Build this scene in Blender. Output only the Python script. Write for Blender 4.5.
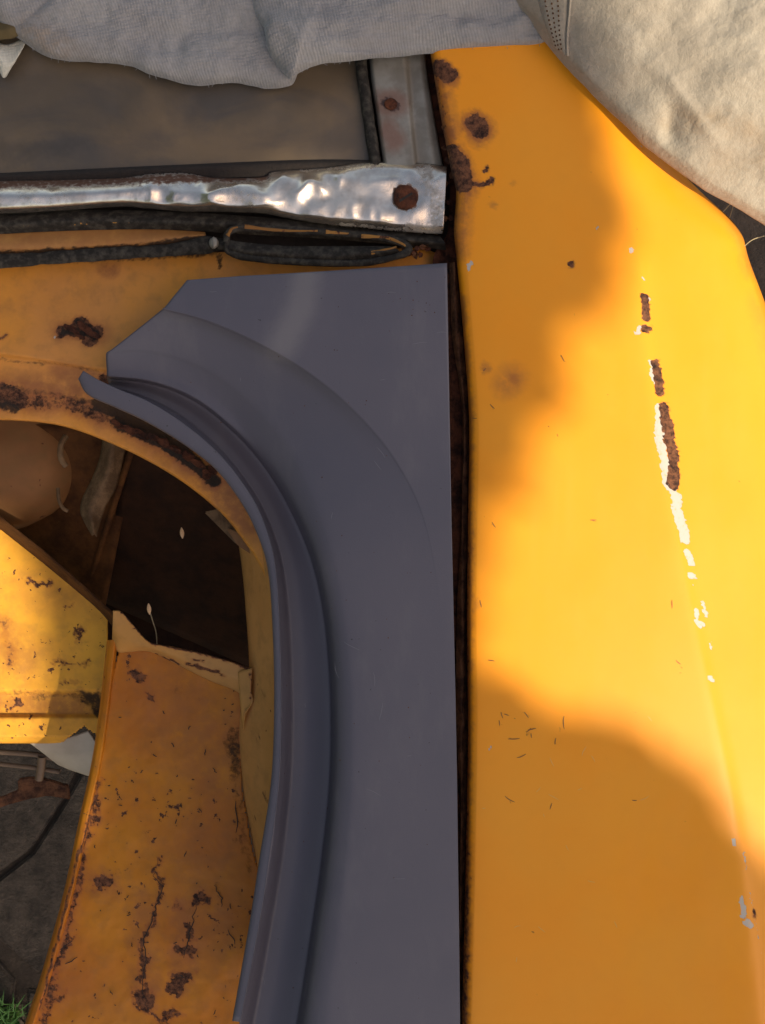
import bpy, bmesh, math, random
import numpy as np
from mathutils import Vector
random.seed(7); rng = np.random.default_rng(7)
sc = bpy.context.scene
for o in list(bpy.data.objects): bpy.data.objects.remove(o)
col = sc.collection
# ------------------------------------------------------------------ camera, sky, sun, exposure
CAMZ = 1.0
cam = bpy.data.cameras.new('camera'); camo = bpy.data.objects.new('camera', cam); col.objects.link(camo)
camo.location = (0, 0, CAMZ); camo.rotation_euler = (0, 0, 0)
cam.sensor_fit = 'VERTICAL'; cam.sensor_height = 24
cam.lens = 24 * 1000 / 1024.0
cam.clip_end = 100; cam.clip_start = 0.02
sc.camera = camo
SUN = Vector((0.52, -0.42, 0.74)).normalized()
el = math.asin(SUN.z); az = math.atan2(SUN.x, SUN.y)
w = bpy.data.worlds.new('World'); sc.world = w; w.use_nodes = True
nt = w.node_tree; bg = nt.nodes['Background']
sky = nt.nodes.new('ShaderNodeTexSky'); sky.sky_type = 'NISHITA'; sky.sun_disc = False
sky.sun_elevation = el; sky.sun_rotation = az; sky.dust_density = 2.0; sky.air_density = 1.0
hs = nt.nodes.new('ShaderNodeMix'); hs.data_type = 'RGBA'; hs.blend_type = 'MULTIPLY'; hs.inputs[0].default_value = 1
hs.inputs[7].default_value = (1.2, 1.0, .80, 1)   # hazy warm summer sky
nt.links.new(sky.outputs[0], hs.inputs[6]); nt.links.new(hs.outputs[2], bg.inputs[0]); bg.inputs[1].default_value = 0.15
sl = bpy.data.lights.new('sun', 'SUN'); sl.energy = 4.25; sl.angle = math.radians(0.7); sl.color = (1, 0.90, 0.70)
so = bpy.data.objects.new('sun', sl); col.objects.link(so); so.location = SUN * 8
so.rotation_euler = SUN.to_track_quat('Z', 'Y').to_euler()
sc.view_settings.view_transform = 'Standard'; sc.view_settings.look = 'None'
sc.view_settings.gamma = 1; sc.view_settings.exposure = 0.62
sc.render.engine = 'CYCLES'

# ------------------------------------------------------------------ helpers
def P(px, py, z):
    k = (CAMZ - z) / 1000.0
    return np.array([(px - 382.5) * k, (512 - py) * k, z])

def pchip(x, y, xs):
    """monotone cubic through y (n,k) at x, sampled at xs"""
    x = np.asarray(x, float); y = np.asarray(y, float); n = len(x)
    if n == 2:
        t = ((xs - x[0]) / (x[1] - x[0]))[:, None]
        return y[0] * (1 - t) + y[1] * t
    h = np.diff(x)[:, None]; d = np.diff(y, axis=0) / h
    m = np.zeros_like(y)
    a, b = d[:-1], d[1:]; same = (a * b) > 0
    m[1:-1] = np.where(same, 2 * a * b / np.where(same, a + b, 1), 0)
    m[0] = d[0]; m[-1] = d[-1]
    i = np.clip(np.searchsorted(x, xs, side='right') - 1, 0, n - 2)
    t = ((xs - x[i]) / (x[i + 1] - x[i]))[:, None]; hh = h[i]
    return ((2*t**3 - 3*t**2 + 1) * y[i] + (t**3 - 2*t**2 + t) * hh * m[i]
            + (-2*t**3 + 3*t**2) * y[i + 1] + (t**3 - t**2) * hh * m[i + 1])

def catm(x, y, xs):
    x = np.asarray(x, float); y = np.asarray(y, float); n = len(x)
    if n == 2: return pchip(x, y, xs)
    m = np.gradient(y, x, axis=0)
    i = np.clip(np.searchsorted(x, xs, side='right') - 1, 0, n - 2)
    t = ((xs - x[i]) / (x[i + 1] - x[i]))[:, None]; hh = (x[i + 1] - x[i])[:, None]
    return ((2*t**3 - 3*t**2 + 1) * y[i] + (t**3 - 2*t**2 + t) * hh * m[i]
            + (-2*t**3 + 3*t**2) * y[i + 1] + (t**3 - t**2) * hh * m[i + 1])

def lin(x, y, xs):
    y = np.asarray(y, float)
    return np.stack([np.interp(xs, x, y[:, k]) for k in range(y.shape[1])], 1)

# cheap vectorised value noise
_perm = rng.random((256, 256))
def vnoise(u, v):
    iu = np.floor(u).astype(int); iv = np.floor(v).astype(int); fu = u - iu; fv = v - iv
    fu = fu*fu*(3-2*fu); fv = fv*fv*(3-2*fv)
    g = lambda a, b: _perm[a & 255, b & 255]
    return (g(iu, iv)*(1-fu) + g(iu+1, iv)*fu)*(1-fv) + (g(iu, iv+1)*(1-fu) + g(iu+1, iv+1)*fu)*fv
def fbm(u, v, o=4):
    s = 0; a = .5; t = 0
    for k in range(o):
        s = s + a*vnoise(u*2**k + 17.3*k, v*2**k + 9.1*k); t += a; a *= .5
    return s/t

def setp(o, label=None, cat=None, group=None, kind=None):
    if label: o['label'] = label
    if cat: o['category'] = cat
    if group: o['group'] = group
    if kind: o['kind'] = kind
    return o

def empty(name, loc, label, cat, group=None):
    o = bpy.data.objects.new(name, None); col.objects.link(o); o.location = loc
    o.empty_display_size = .05
    return setp(o, label, cat, group)

def link(name, me, mat, parent=None):
    o = bpy.data.objects.new(name, me); col.objects.link(o)
    if mat: me.materials.append(mat)
    if parent:
        o.parent = parent
        p = parent; off = Vector((0, 0, 0))
        while p: off += p.location; p = p.parent
        o.location = -off
    return o

WEARN = ('rust', 'chip', 'grime_shade', 'stain_gleam')  # two channels also carry painted gap shade and a painted reflection
def strokes(X, Y, lst):
    """lst: (x0,y0,x1,y1,radius,soft,strength) in image units of the flat panel"""
    out = np.zeros_like(X)
    for s in lst:
        x0, y0, x1, y1, r, soft, st = s
        dx, dy = x1-x0, y1-y0; L = dx*dx+dy*dy
        t = np.clip(((X-x0)*dx + (Y-y0)*dy)/L, 0, 1) if L > 0 else 0
        d = np.hypot(X-x0-t*dx, Y-y0-t*dy)
        out = np.maximum(out, st*np.clip(1-(d-r)/max(soft, .1), 0, 1))
    return out
def poly(pts, r, soft=2, st=1):
    return [(pts[i][0], pts[i][1], pts[i+1][0], pts[i+1][1], r, soft, st) for i in range(len(pts)-1)]

def gridmesh(name, V, mat, parent=None, wear=None, smooth=True, thick=0, up=True):
    a, b, _ = V.shape
    idx = np.arange(a*b).reshape(a, b)
    F = np.stack([idx[:-1, :-1], idx[:-1, 1:], idx[1:, 1:], idx[1:, :-1]], -1).reshape(-1, 4)
    pts = V.reshape(-1, 3)
    e1 = pts[F[:, 1]]-pts[F[:, 0]]; e2 = pts[F[:, 3]]-pts[F[:, 0]]
    nz = np.cross(e1, e2)[:, 2].sum()
    if (nz < 0) == up: F = F[:, ::-1]
    me = bpy.data.meshes.new(name)
    me.vertices.add(len(pts)); me.vertices.foreach_set('co', pts.ravel())
    me.loops.add(F.size); me.loops.foreach_set('vertex_index', F.ravel().astype(np.int32))
    me.polygons.add(len(F)); me.polygons.foreach_set('loop_start', np.arange(0, F.size, 4, dtype=np.int32))
    me.polygons.foreach_set('use_smooth', np.full(len(F), smooth))
    me.update(calc_edges=True); me.validate()
    if wear is not None:
        k = 1000.0/(CAMZ - pts[:, 2])
        X = pts[:, 0]*k + 382.5; Y = 512 - pts[:, 1]*k
        n = (fbm(X*.12, Y*.12, 3)-.5)*4+(fbm(X*.45, Y*.45, 2)-.5)*4; n2 = (fbm(X*.12+50, Y*.12+9, 3)-.5)*4+(fbm(X*.45+7, Y*.45+3, 2)-.5)*4
        for nm in WEARN:
            arr = strokes(X+n, Y+n2, wear.get(nm, []))
            at = me.attributes.new(nm, 'FLOAT', 'POINT'); at.data.foreach_set('value', arr.astype(np.float32))
    o = link(name, me, mat, parent)
    if thick:
        m = o.modifiers.new('thickness', 'SOLIDIFY'); m.thickness = thick; m.offset = -1
    return o

def loft(name, guides, nu, nv, mat, parent=None, wear=None, along='pchip', across='pchip', disp=None, thick=0, world=False, **kw):
    """guides: list over cross section of lists over stations of (px,py,z)"""
    f = {'pchip': pchip, 'cat': catm, 'lin': lin}
    W = [np.array(g if world else [P(*p) for p in g]) for g in guides]
    ns = len(W[0]); ts = np.linspace(0, ns-1, (ns-1)*nu+1)
    al = along if isinstance(along, list) else [along]*len(W)
    R = np.array([f[al[i]](np.arange(ns), W[i], ts) for i in range(len(W))])   # m, T, 3
    m = len(W)
    if isinstance(nv, int): nv = [nv]*(m-1)
    us = np.concatenate([np.linspace(i, i+1, nv[i], endpoint=False) for i in range(m-1)] + [[m-1]])
    V = f[across](np.arange(m), R.reshape(m, -1), us).reshape(len(us), len(ts), 3)
    if disp is not None:
        k = 1000.0/(CAMZ-V[..., 2]); V[..., 2] += disp(V[..., 0]*k+382.5, 512-V[..., 1]*k)
    return gridmesh(name, V, mat, parent, wear, thick=thick, **kw)

def slab(name, pts, z, th, mat, parent=None, dz=None, bev=.0015, wear=None, cuts=0):
    """flat plate with outline pts (image units at z)"""
    bm = bmesh.new()
    top = [bm.verts.new(P(p[0], p[1], p[2] if len(p) > 2 else z)) for p in pts]
    f = bm.faces.new(top)
    f.normal_update()
    if f.normal.z < 0: f.normal_flip()
    r = bmesh.ops.extrude_face_region(bm, geom=[f])
    for v in r['geom']:
        if isinstance(v, bmesh.types.BMVert): v.co.z -= th
    bmesh.ops.recalc_face_normals(bm, faces=bm.faces)
    if bev: bmesh.ops.bevel(bm, geom=[e for e in bm.edges], offset=bev, segments=2, affect='EDGES')
    me = bpy.data.meshes.new(name); bm.to_mesh(me); bm.free()
    return link(name, me, mat, parent)

def densepoly(name, pts, zf, step, mat, parent=None, wear=None, thick=.0015, noise=.0004, rag=0):
    """polygon filled by a fine grid so that wear can be laid on it; zf(px,py)->z"""
    pts = np.array(pts, float)
    x0, y0 = pts.min(0)-2; x1, y1 = pts.max(0)+2
    xs = np.arange(x0, x1, step); ys = np.arange(y0, y1, step)
    X, Y = np.meshgrid(xs, ys)
    def inside(X, Y):
        c = np.zeros(X.shape, bool); n = len(pts)
        for i in range(n):
            xa, ya = pts[i]; xb, yb = pts[(i+1) % n]
            if ya == yb: continue
            cond = ((ya > Y) != (yb > Y)) & (X < (xb-xa)*(Y-ya)/(yb-ya)+xa)
            c ^= cond
        return c
    Xn = X + rag*(fbm(X*.15, Y*.15)-.5); Yn = Y + rag*(fbm(X*.15+40, Y*.15)-.5)
    cx = (X[:-1, :-1]+X[1:, 1:])/2; cy = (Y[:-1, :-1]+Y[1:, 1:])/2
    m = inside((Xn[:-1, :-1]+Xn[1:, 1:])/2, (Yn[:-1, :-1]+Yn[1:, 1:])/2)
    Z = zf(X, Y) + noise*(fbm(X*.05, Y*.05)-.5)*4
    k = (CAMZ-Z)/1000
    V = np.stack([(X-382.5)*k, (512-Y)*k, Z], -1).reshape(-1, 3)
    idx = np.arange(X.size).reshape(X.shape)
    F = np.stack([idx[:-1, :-1], idx[1:, :-1], idx[1:, 1:], idx[:-1, 1:]], -1)[m]
    used = np.unique(F); remap = -np.ones(X.size, int); remap[used] = np.arange(len(used))
    F = remap[F]; V = V[used]
    me = bpy.data.meshes.new(name)
    me.vertices.add(len(V)); me.vertices.foreach_set('co', V.ravel())
    me.loops.add(F.size); me.loops.foreach_set('vertex_index', F.ravel().astype(np.int32))
    me.polygons.add(len(F)); me.polygons.foreach_set('loop_start', np.arange(0, F.size, 4, dtype=np.int32))
    me.polygons.foreach_set('use_smooth', np.full(len(F), True))
    me.update(calc_edges=True); me.validate()
    if wear is not None:
        xx = X.ravel()[used]; yy = Y.ravel()[used]
        n = (fbm(xx*.1, yy*.1, 3)-.5)*14+(fbm(xx*.4, yy*.4, 2)-.5)*7; n2 = (fbm(xx*.1+50, yy*.1+9, 3)-.5)*14+(fbm(xx*.4+5, yy*.4+9, 2)-.5)*7
        for nm in WEARN:
            at = me.attributes.new(nm, 'FLOAT', 'POINT')
            at.data.foreach_set('value', strokes(xx+n, yy+n2, wear.get(nm, [])).astype(np.float32))
    o = link(name, me, mat, parent)
    if thick:
        md = o.modifiers.new('thickness', 'SOLIDIFY'); md.thickness = thick; md.offset = -1
    return o

def tube(name, path, r, mat, parent=None, seg=10, flat=1.0, n=40, rr=None, closed=False, wob=0):
    """path of (px,py,z); r in metres, flat squashes z"""
    W = np.array([P(*p) for p in path])
    if closed: W = np.vstack([W, W[:1]])
    C = catm(np.arange(len(W)), W, np.linspace(0, len(W)-1, n))
    T = np.gradient(C, axis=0); T /= np.linalg.norm(T, axis=1)[:, None]+1e-9
    up = np.array([0, 0, 1.0]); S = np.cross(T, up); S /= np.linalg.norm(S, axis=1)[:, None]+1e-9
    N = np.cross(S, T)
    rad = np.full(n, r) if rr is None else np.interp(np.linspace(0, 1, n), np.linspace(0, 1, len(rr)), rr)
    if wob: q = np.arange(n)*.18; rad = rad*(1+wob*(fbm(q, q*0+r*900, 3)-.5)*2)
    ang = np.linspace(0, 2*np.pi, seg+1)
    V = C[:, None] + rad[:, None, None]*(np.cos(ang)[None, :, None]*S[:, None] + flat*np.sin(ang)[None, :, None]*N[:, None])
    return gridmesh(name, V, mat, parent)

def blob(name, c, rad, mat, parent=None, n=24, noise=0, seed=0):
    th = np.linspace(0, np.pi, n); ph = np.linspace(0, 2*np.pi, 2*n)
    T, Ph = np.meshgrid(th, ph, indexing='ij')
    r = 1 + noise*(fbm(T*2+seed, Ph*0+np.cos(Ph)*2+5+seed, 3)-.5)*2
    V = np.stack([np.sin(T)*np.cos(Ph)*rad[0]*r, np.sin(T)*np.sin(Ph)*rad[1]*r, np.cos(T)*rad[2]*r], -1) + np.array(c)
    me_o = gridmesh(name, V, mat, parent)
    bm = bmesh.new(); bm.from_mesh(me_o.data); bmesh.ops.remove_doubles(bm, verts=bm.verts, dist=1e-6)
    bmesh.ops.recalc_face_normals(bm, faces=bm.faces); bm.to_mesh(me_o.data); bm.free()
    return me_o

# ------------------------------------------------------------------ materials
class N:
    def __init__(s, name):
        s.m = bpy.data.materials.new(name); s.m.use_nodes = True
        s.t = s.m.node_tree; s.b = s.t.nodes['Principled BSDF']
        tc = s.t.nodes.new('ShaderNodeTexCoord'); s.co = tc.outputs['Object']
    def put(s, sock, v):
        if hasattr(v, 'is_output'): s.t.links.new(v, sock)
        else: sock.default_value = v
    def noise(s, scale, detail=3, rough=.55, co=None, dist=0, stretch=None):
        n = s.t.nodes.new('ShaderNodeTexNoise'); n.inputs['Scale'].default_value = scale
        n.inputs['Detail'].default_value = detail; n.inputs['Roughness'].default_value = rough
        n.inputs['Distortion'].default_value = dist
        c = co or s.co
        if stretch:
            mp = s.t.nodes.new('ShaderNodeMapping'); mp.inputs['Scale'].default_value = stretch[:3]
            if len(stretch) > 3: mp.inputs['Rotation'].default_value = (0, 0, stretch[3])
            s.t.links.new(c, mp.inputs[0]); c = mp.outputs[0]
        s.t.links.new(c, n.inputs['Vector']); return n.outputs['Fac']
    def attr(s, nm):
        a = s.t.nodes.new('ShaderNodeAttribute'); a.attribute_name = nm; return a.outputs['Fac']
    def math(s, op, a, b=0, c=None, clamp=False):
        n = s.t.nodes.new('ShaderNodeMath'); n.operation = op; n.use_clamp = clamp
        s.put(n.inputs[0], a); s.put(n.inputs[1], b)
        if c is not None: s.put(n.inputs[2], c)
        return n.outputs[0]
    def step(s, v, lo, hi, a=0., b=1.):
        n = s.t.nodes.new('ShaderNodeMapRange'); n.interpolation_type = 'SMOOTHSTEP'
        s.put(n.inputs[0], v)
        for i, q in enumerate((lo, hi, a, b)): n.inputs[i+1].default_value = q
        return n.outputs[0]
    def mix(s, f, a, b, mode='MIX'):
        n = s.t.nodes.new('ShaderNodeMix'); n.data_type = 'RGBA'; n.blend_type = mode
        s.put(n.inputs[0], f)
        for k, v in ((6, a), (7, b)):
            if isinstance(v, tuple) and len(v) == 3: v = v + (1,)
            s.put(n.inputs[k], v)
        return n.outputs[2]
    def bump(s, h, dist=.001, strength=1, prev=None):
        n = s.t.nodes.new('ShaderNodeBump'); n.inputs['Distance'].default_value = dist
        n.inputs['Strength'].default_value = strength; s.put(n.inputs['Height'], h)
        if prev: s.t.links.new(prev, n.inputs['Normal'])
        return n.outputs[0]
    def out(s, color, rough, normal=None, metal=0, spec=.5):
        if isinstance(color, tuple) and len(color) == 3: color += (1,)
        s.put(s.b.inputs['Base Color'], color); s.put(s.b.inputs['Roughness'], rough)
        s.put(s.b.inputs['Metallic'], metal); s.b.inputs['Specular IOR Level'].default_value = spec
        if normal: s.t.links.new(normal, s.b.inputs['Normal'])
        return s.m

def paint(name, base, base2, rough=.3, specks=0., dirt=.3, speck_scale=140, orange=.35, spec=.3):
    n = N(name)
    big = n.noise(9, 4); fine = n.noise(260, 5, .65); mid = n.noise(55, 4, .6); tiny = n.noise(speck_scale, 3, .6)
    c = n.mix(n.step(big, .3, .7), base, base2)
    # dirt film, brownish
    c = n.mix(n.math('MULTIPLY', n.step(mid, .42, .75), dirt), c, (.16, .09, .035))
    st = n.math('MULTIPLY', n.attr('stain_gleam'), n.step(n.noise(70, 5, .65), .15, .6))
    c = n.mix(n.math('MULTIPLY', st, .85), c, (.25, .085, .03))
    # small rust specks everywhere
    edge = n.math('ADD', n.math('MULTIPLY', fine, .55), n.math('MULTIPLY', mid, .45))
    rs = n.math('ADD', n.attr('rust'), n.math('MULTIPLY', n.math('SUBTRACT', edge, .5), 1.3))
    rf = n.step(rs, .36, .58)
    halo = n.math('MULTIPLY', n.math('MAXIMUM', n.step(rs, .22, .45), n.math('MULTIPLY', n.step(n.attr('rust'), .02, .5), 1.1)), 1.25, clamp=True)
    if specks:
        sp = n.step(n.math('ADD', tiny, n.math('MULTIPLY', n.noise(14, 3), .35)), .97-specks, 1.0-specks)
        rf = n.math('MAXIMUM', rf, sp)
        halo = n.math('MAXIMUM', halo, n.math('MULTIPLY', sp, .8))
    c = n.mix(n.math('MULTIPLY', halo, orange), c, (.28, .07, .02))
    chs = n.math('ADD', n.attr('chip'), n.math('MULTIPLY', n.math('SUBTRACT', edge, .5), .9))
    cf = n.step(chs, .47, .53)
    c = n.mix(n.math('MULTIPLY', cf, n.step(n.noise(240, 4, .7), .25, .5, .45, .95)), c, (.44, .41, .36))
    rc = n.mix(n.step(n.noise(170, 6, .75), .34, .66), (.022, .010, .008), (.19, .075, .035))
    c = n.mix(rf, c, rc)
    gs = n.math('ADD', n.attr('grime_shade'), n.math('MULTIPLY', n.math('SUBTRACT', edge, .5), 1.3))
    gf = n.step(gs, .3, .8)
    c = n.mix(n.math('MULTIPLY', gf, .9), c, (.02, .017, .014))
    gg = n.math('MAXIMUM', rf, gf)
    r = n.math('ADD', n.math('ADD', rough, n.math('MULTIPLY', gg, .55)), n.math('MULTIPLY', mid, .12), clamp=True)
    h = n.math('ADD', n.math('SUBTRACT', n.math('MULTIPLY', gg, n.math('ADD', fine, -.6)), n.math('MULTIPLY', cf, .3)), n.math('MULTIPLY', mid, .05))
    fine_s = n.noise(40, 4, .7, stretch=(1, .12, 1, .15)); r = n.math('ADD', r, n.math('MULTIPLY', n.step(fine_s, .4, .7), .10))
    return n.out(c, r, n.bump(h, .0016, .8), spec=spec)

M = {}
Y1, Y2 = (.82, .282, .006), (.80, .298, .012)
M['wing'] = paint('sun_faded_yellow_paint', Y1, Y2, .34, 0, .02)
M['scuttle'] = paint('dusty_yellow_paint', (.68, .27, .03), (.58, .24, .055), .38, .015, .3)
M['inner'] = paint('rusted_yellow_paint', (.52, .19, .006), (.42, .125, .006), .5, .12, .3, 110)
M['sill'] = paint('pitted_yellow_paint', (.74, .36, .03), (.68, .30, .03), .45, .125, .25, 120)
M['liner'] = paint('liner_paint', (.56, .27, .085), (.46, .21, .06), .5, .06, .3)
M['tan'] = paint('flaking_tan_paint', (.44, .22, .065), (.5, .23, .05), .5, .07, .3)

M['housing'] = paint('dusty_housing_paint', (.26, .12, .045), (.17, .075, .028), .6, .10, .5, 90, spec=.2)
M['ochre'] = paint('brittle_paint_streak', (.36, .17, .03), (.22, .09, .02), .6, .2, .5)
def rustmat(name, dark, light, sc_=60, rough=.85):
    n = N(name); a = n.noise(sc_, 6, .7); b = n.noise(sc_*5, 4, .7)
    c = n.mix(n.step(a, .35, .65), dark, light); c = n.mix(n.math('MULTIPLY', b, .5), c, dark)
    return n.out(c, rough, n.bump(b, .0015, 1), spec=.2)
M['rust'] = rustmat('deep_rust', (.025, .010, .007), (.15, .048, .022))
M['rust_light'] = rustmat('orange_rust', (.05, .022, .014), (.24, .10, .045))
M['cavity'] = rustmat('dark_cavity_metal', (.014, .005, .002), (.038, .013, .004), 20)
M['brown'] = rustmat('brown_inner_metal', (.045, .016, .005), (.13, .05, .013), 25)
M['dome'] = rustmat('dull_brown_dome_paint', (.15, .07, .025), (.24, .12, .05), 12, .55)
M['finger'] = rustmat('dusty_tan_bracket', (.08, .045, .022), (.2, .12, .06), 40, .7)

n = N('grey_primer'); g1 = n.noise(900, 2); g2 = n.noise(7, 3); g3 = n.noise(400, 2)
c = n.mix(n.step(g2, .3, .7), (.082, .074, .092), (.094, .083, .100))
c = n.mix(n.step(n.noise(230, 2), .755, .79), c, (.03, .026, .025))
c = n.mix(n.math('MULTIPLY', n.attr('stain_gleam'), .16), c, (.5, .45, .38))  # pale streak: a reflection painted into the primer colour
c = n.mix(n.math('MULTIPLY', n.step(n.noise(22, 5, .7, stretch=(1, .35, 1, .5)), .5, .75), .16), c, (.19, .17, .165))
M['primer'] = n.out(c, n.math('ADD', .38, n.math('MULTIPLY', n.noise(30, 4), .16)), n.bump(g1, .00025, .35), spec=.5)

n = N('bright_trim'); a = n.noise(60, 4, .6); b = n.noise(240, 4, .6)
c = n.mix(n.step(a, .4, .7), (.70, .61, .52), (.52, .44, .37))
rf = n.step(n.math('ADD', n.attr('rust'), n.math('MULTIPLY', n.math('SUBTRACT', b, .5), .9)), .3, .75)
c = n.mix(rf, c, (.11, .045, .022))
df = n.step(n.math('ADD', n.attr('grime_shade'), n.math('MULTIPLY', n.math('SUBTRACT', b, .5), .8)), .3, .8)
c = n.mix(df, c, (.22, .2, .17))
mt = n.math('SUBTRACT', .92, n.math('MULTIPLY', n.math('MAXIMUM', rf, df), .8))
M['chrome'] = n.out(c, n.math('ADD', .15, n.math('MULTIPLY', n.math('ADD', n.math('MAXIMUM', rf, df), n.math('MULTIPLY', a, .4)), .4)),
                    n.bump(n.noise(500, 3), .0003, .4), metal=mt)

n = N('dull_aluminium'); a = n.noise(40, 4, .6); b = n.noise(300, 4, .6)
c = n.mix(n.step(a, .35, .65), (.19, .165, .13), (.27, .25, .21))
rf = n.step(n.math('ADD', n.attr('rust'), n.math('MULTIPLY', n.math('SUBTRACT', b, .5), .8)), .35, .65)
c = n.mix(n.math('MULTIPLY', n.attr('stain_gleam'), .7), c, (.2, .085, .05)); c = n.mix(rf, c, (.07, .035, .025))
M['alu'] = n.out(c, .5, n.bump(b, .0005, .4), metal=.25)

n = N('tin'); M['tin'] = n.out(n.mix(n.noise(50, 4), (.42, .33, .24), (.6, .5, .38)), .5, n.bump(n.noise(200, 3), .0005, .5), metal=.2)
n = N('dirty_glass'); a = n.noise(7, 5, .6, dist=.6, stretch=(1, 2.2, 1)); b = n.noise(200, 4)
c = n.mix(n.step(a, .38, .62), (.088, .070, .054), (.15, .105, .06))
c = n.mix(n.math('MULTIPLY', n.attr('grime_shade'), .75), c, (.035, .030, .026))
c = n.mix(n.math('MULTIPLY', n.attr('stain_gleam'), .7), c, (.24, .145, .06))
M['glass'] = n.out(c, n.math('ADD', .32, n.math('MULTIPLY', b, .3)), n.bump(b, .0003, .3))

n = N('old_black_rubber'); a = n.noise(120, 5, .65); b = n.noise(35, 4)
c = n.mix(n.step(a, .4, .7), (.018, .015, .012), (.065, .055, .042))
ys = n.step(n.math('ADD', n.attr('chip'), n.math('MULTIPLY', n.math('SUBTRACT', a, .5), 1.6)), .45, .55)
c = n.mix(ys, c, (.5, .23, .03))
M['rubber'] = n.out(c, .8, n.bump(n.math('ADD', a, b), .0015, .7), spec=.25)

def clothmat(name, c1, c2, wscale, fuzz, weave):
    n = N(name); a = n.noise(16, 4); f = n.noise(260, 5, .7); g = n.noise(90, 4, .6)
    sep = n.t.nodes.new('ShaderNodeSeparateXYZ'); n.t.links.new(n.co, sep.inputs[0])
    wob = n.math('MULTIPLY', n.noise(18, 3), .012)
    u = n.math('SINE', n.math('MULTIPLY', n.math('ADD', n.math('ADD', sep.outputs[0], wob), n.math('MULTIPLY', sep.outputs[1], .25)), wscale))
    v = n.math('SINE', n.math('MULTIPLY', n.math('ADD', n.math('SUBTRACT', sep.outputs[1], wob), n.math('MULTIPLY', sep.outputs[0], -.15)), wscale*.85))
    wv = n.math('MULTIPLY', n.math('ADD', u, v), .25*weave)
    h = n.math('ADD', wv, n.math('MULTIPLY', f, fuzz)); h = n.math('ADD', h, n.math('MULTIPLY', g, fuzz))
    c = n.mix(n.step(a, .35, .65), c1, c2)
    c = n.mix(n.math('MULTIPLY', n.step(f, .3, .7), .25), c, (.55, .52, .46), 'MULTIPLY')
    c = n.mix(n.math('MULTIPLY', n.step(wv, -.2, -.5), .3), c, (.4, .39, .38), 'MULTIPLY')
    st = n.math('MULTIPLY', n.attr('stain_gleam'), n.step(g, .2, .7))
    c = n.mix(n.math('MULTIPLY', st, .6), c, (.22, .14, .07))
    m = n.out(c, .95, n.bump(h, .0012, .8), spec=.1)
    n.b.inputs['Sheen Weight'].default_value = .2
    return m
M['cloth_grey'] = clothmat('grey_fleece', (.27, .258, .252), (.31, .298, .288), 2100, .8, .65)
M['cloth_cream'] = clothmat('cream_fleece', (.30, .255, .20), (.36, .31, .245), 2100, 1.3, .0)
M['rag'] = clothmat('white_rag', (.5, .48, .4), (.6, .57, .48), 2100, .6, .5)

n = N('stone'); a = n.noise(30, 6, .7); b = n.noise(150, 5, .7)
c = n.mix(n.step(a, .3, .7), (.040, .029, .021), (.125, .095, .070)); c = n.mix(n.step(b, .6, .75), c, (.12, .10, .075))
M['stone'] = n.out(c, .9, n.bump(n.math('ADD', a, b), .012, 1))
n = N('soil'); a = n.noise(25, 6, .7); b = n.noise(120, 5, .7)
c = n.mix(n.step(a, .3, .7), (.035, .025, .018), (.085, .062, .044))
c = n.mix(.3, c, (.06, .045, .03)); M['soil'] = n.out(c, .95, n.bump(n.math('ADD', a, b), .006, 1))
n = N('grass'); M['grass'] = n.out(n.mix(n.noise(40), (.05, .14, .02), (.10, .22, .04)), .6)
n = N('leaf'); M['leaf'] = n.out(n.mix(n.noise(5), (.04, .09, .02), (.07, .13, .03)), .55)
n = N('bark'); M['bark'] = n.out(n.mix(n.noise(20, 5), (.06, .04, .03), (.14, .10, .07)), .9, n.bump(n.noise(40, 5), .01, 1))
n = N('dry_leaf'); M['dry'] = n.out(n.mix(n.noise(90), (.45, .25, .12), (.6, .38, .2)), .7)
n = N('straw'); M['straw'] = n.out((.35, .27, .15), .7)
n = N('olive_leather'); M['olive'] = n.out(n.mix(n.noise(80, 4), (.07, .05, .022), (.15, .11, .05)), .8, n.bump(n.noise(200, 3), .001, .7), spec=.2)
n = N('rod_metal'); M['rod'] = n.out(n.mix(n.noise(60, 4), (.26, .17, .10), (.10, .055, .035)), .6, n.bump(n.noise(200, 3), .0006, .6), metal=.1)
n = N('black_joint'); M['joint'] = n.out(n.mix(n.noise(150, 4), (.008, .006, .005), (.03, .018, .012)), .85, n.bump(n.noise(300, 4), .001, 1))

# ------------------------------------------------------------------ setting: ground, paving, grass
GZ = -.6
bm = bmesh.new()
bmesh.ops.create_grid(bm, x_segments=60, y_segments=60, size=12)
for v in bm.verts: v.co.z = GZ + random.uniform(-.008, .004)*(1 if v.co.length < 12 else 0)
me = bpy.data.meshes.new('ground'); bm.to_mesh(me); bm.free()
ground = link('ground', me, M['soil']); setp(ground, 'dark brown soil seen below the car body', kind='structure')

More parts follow.
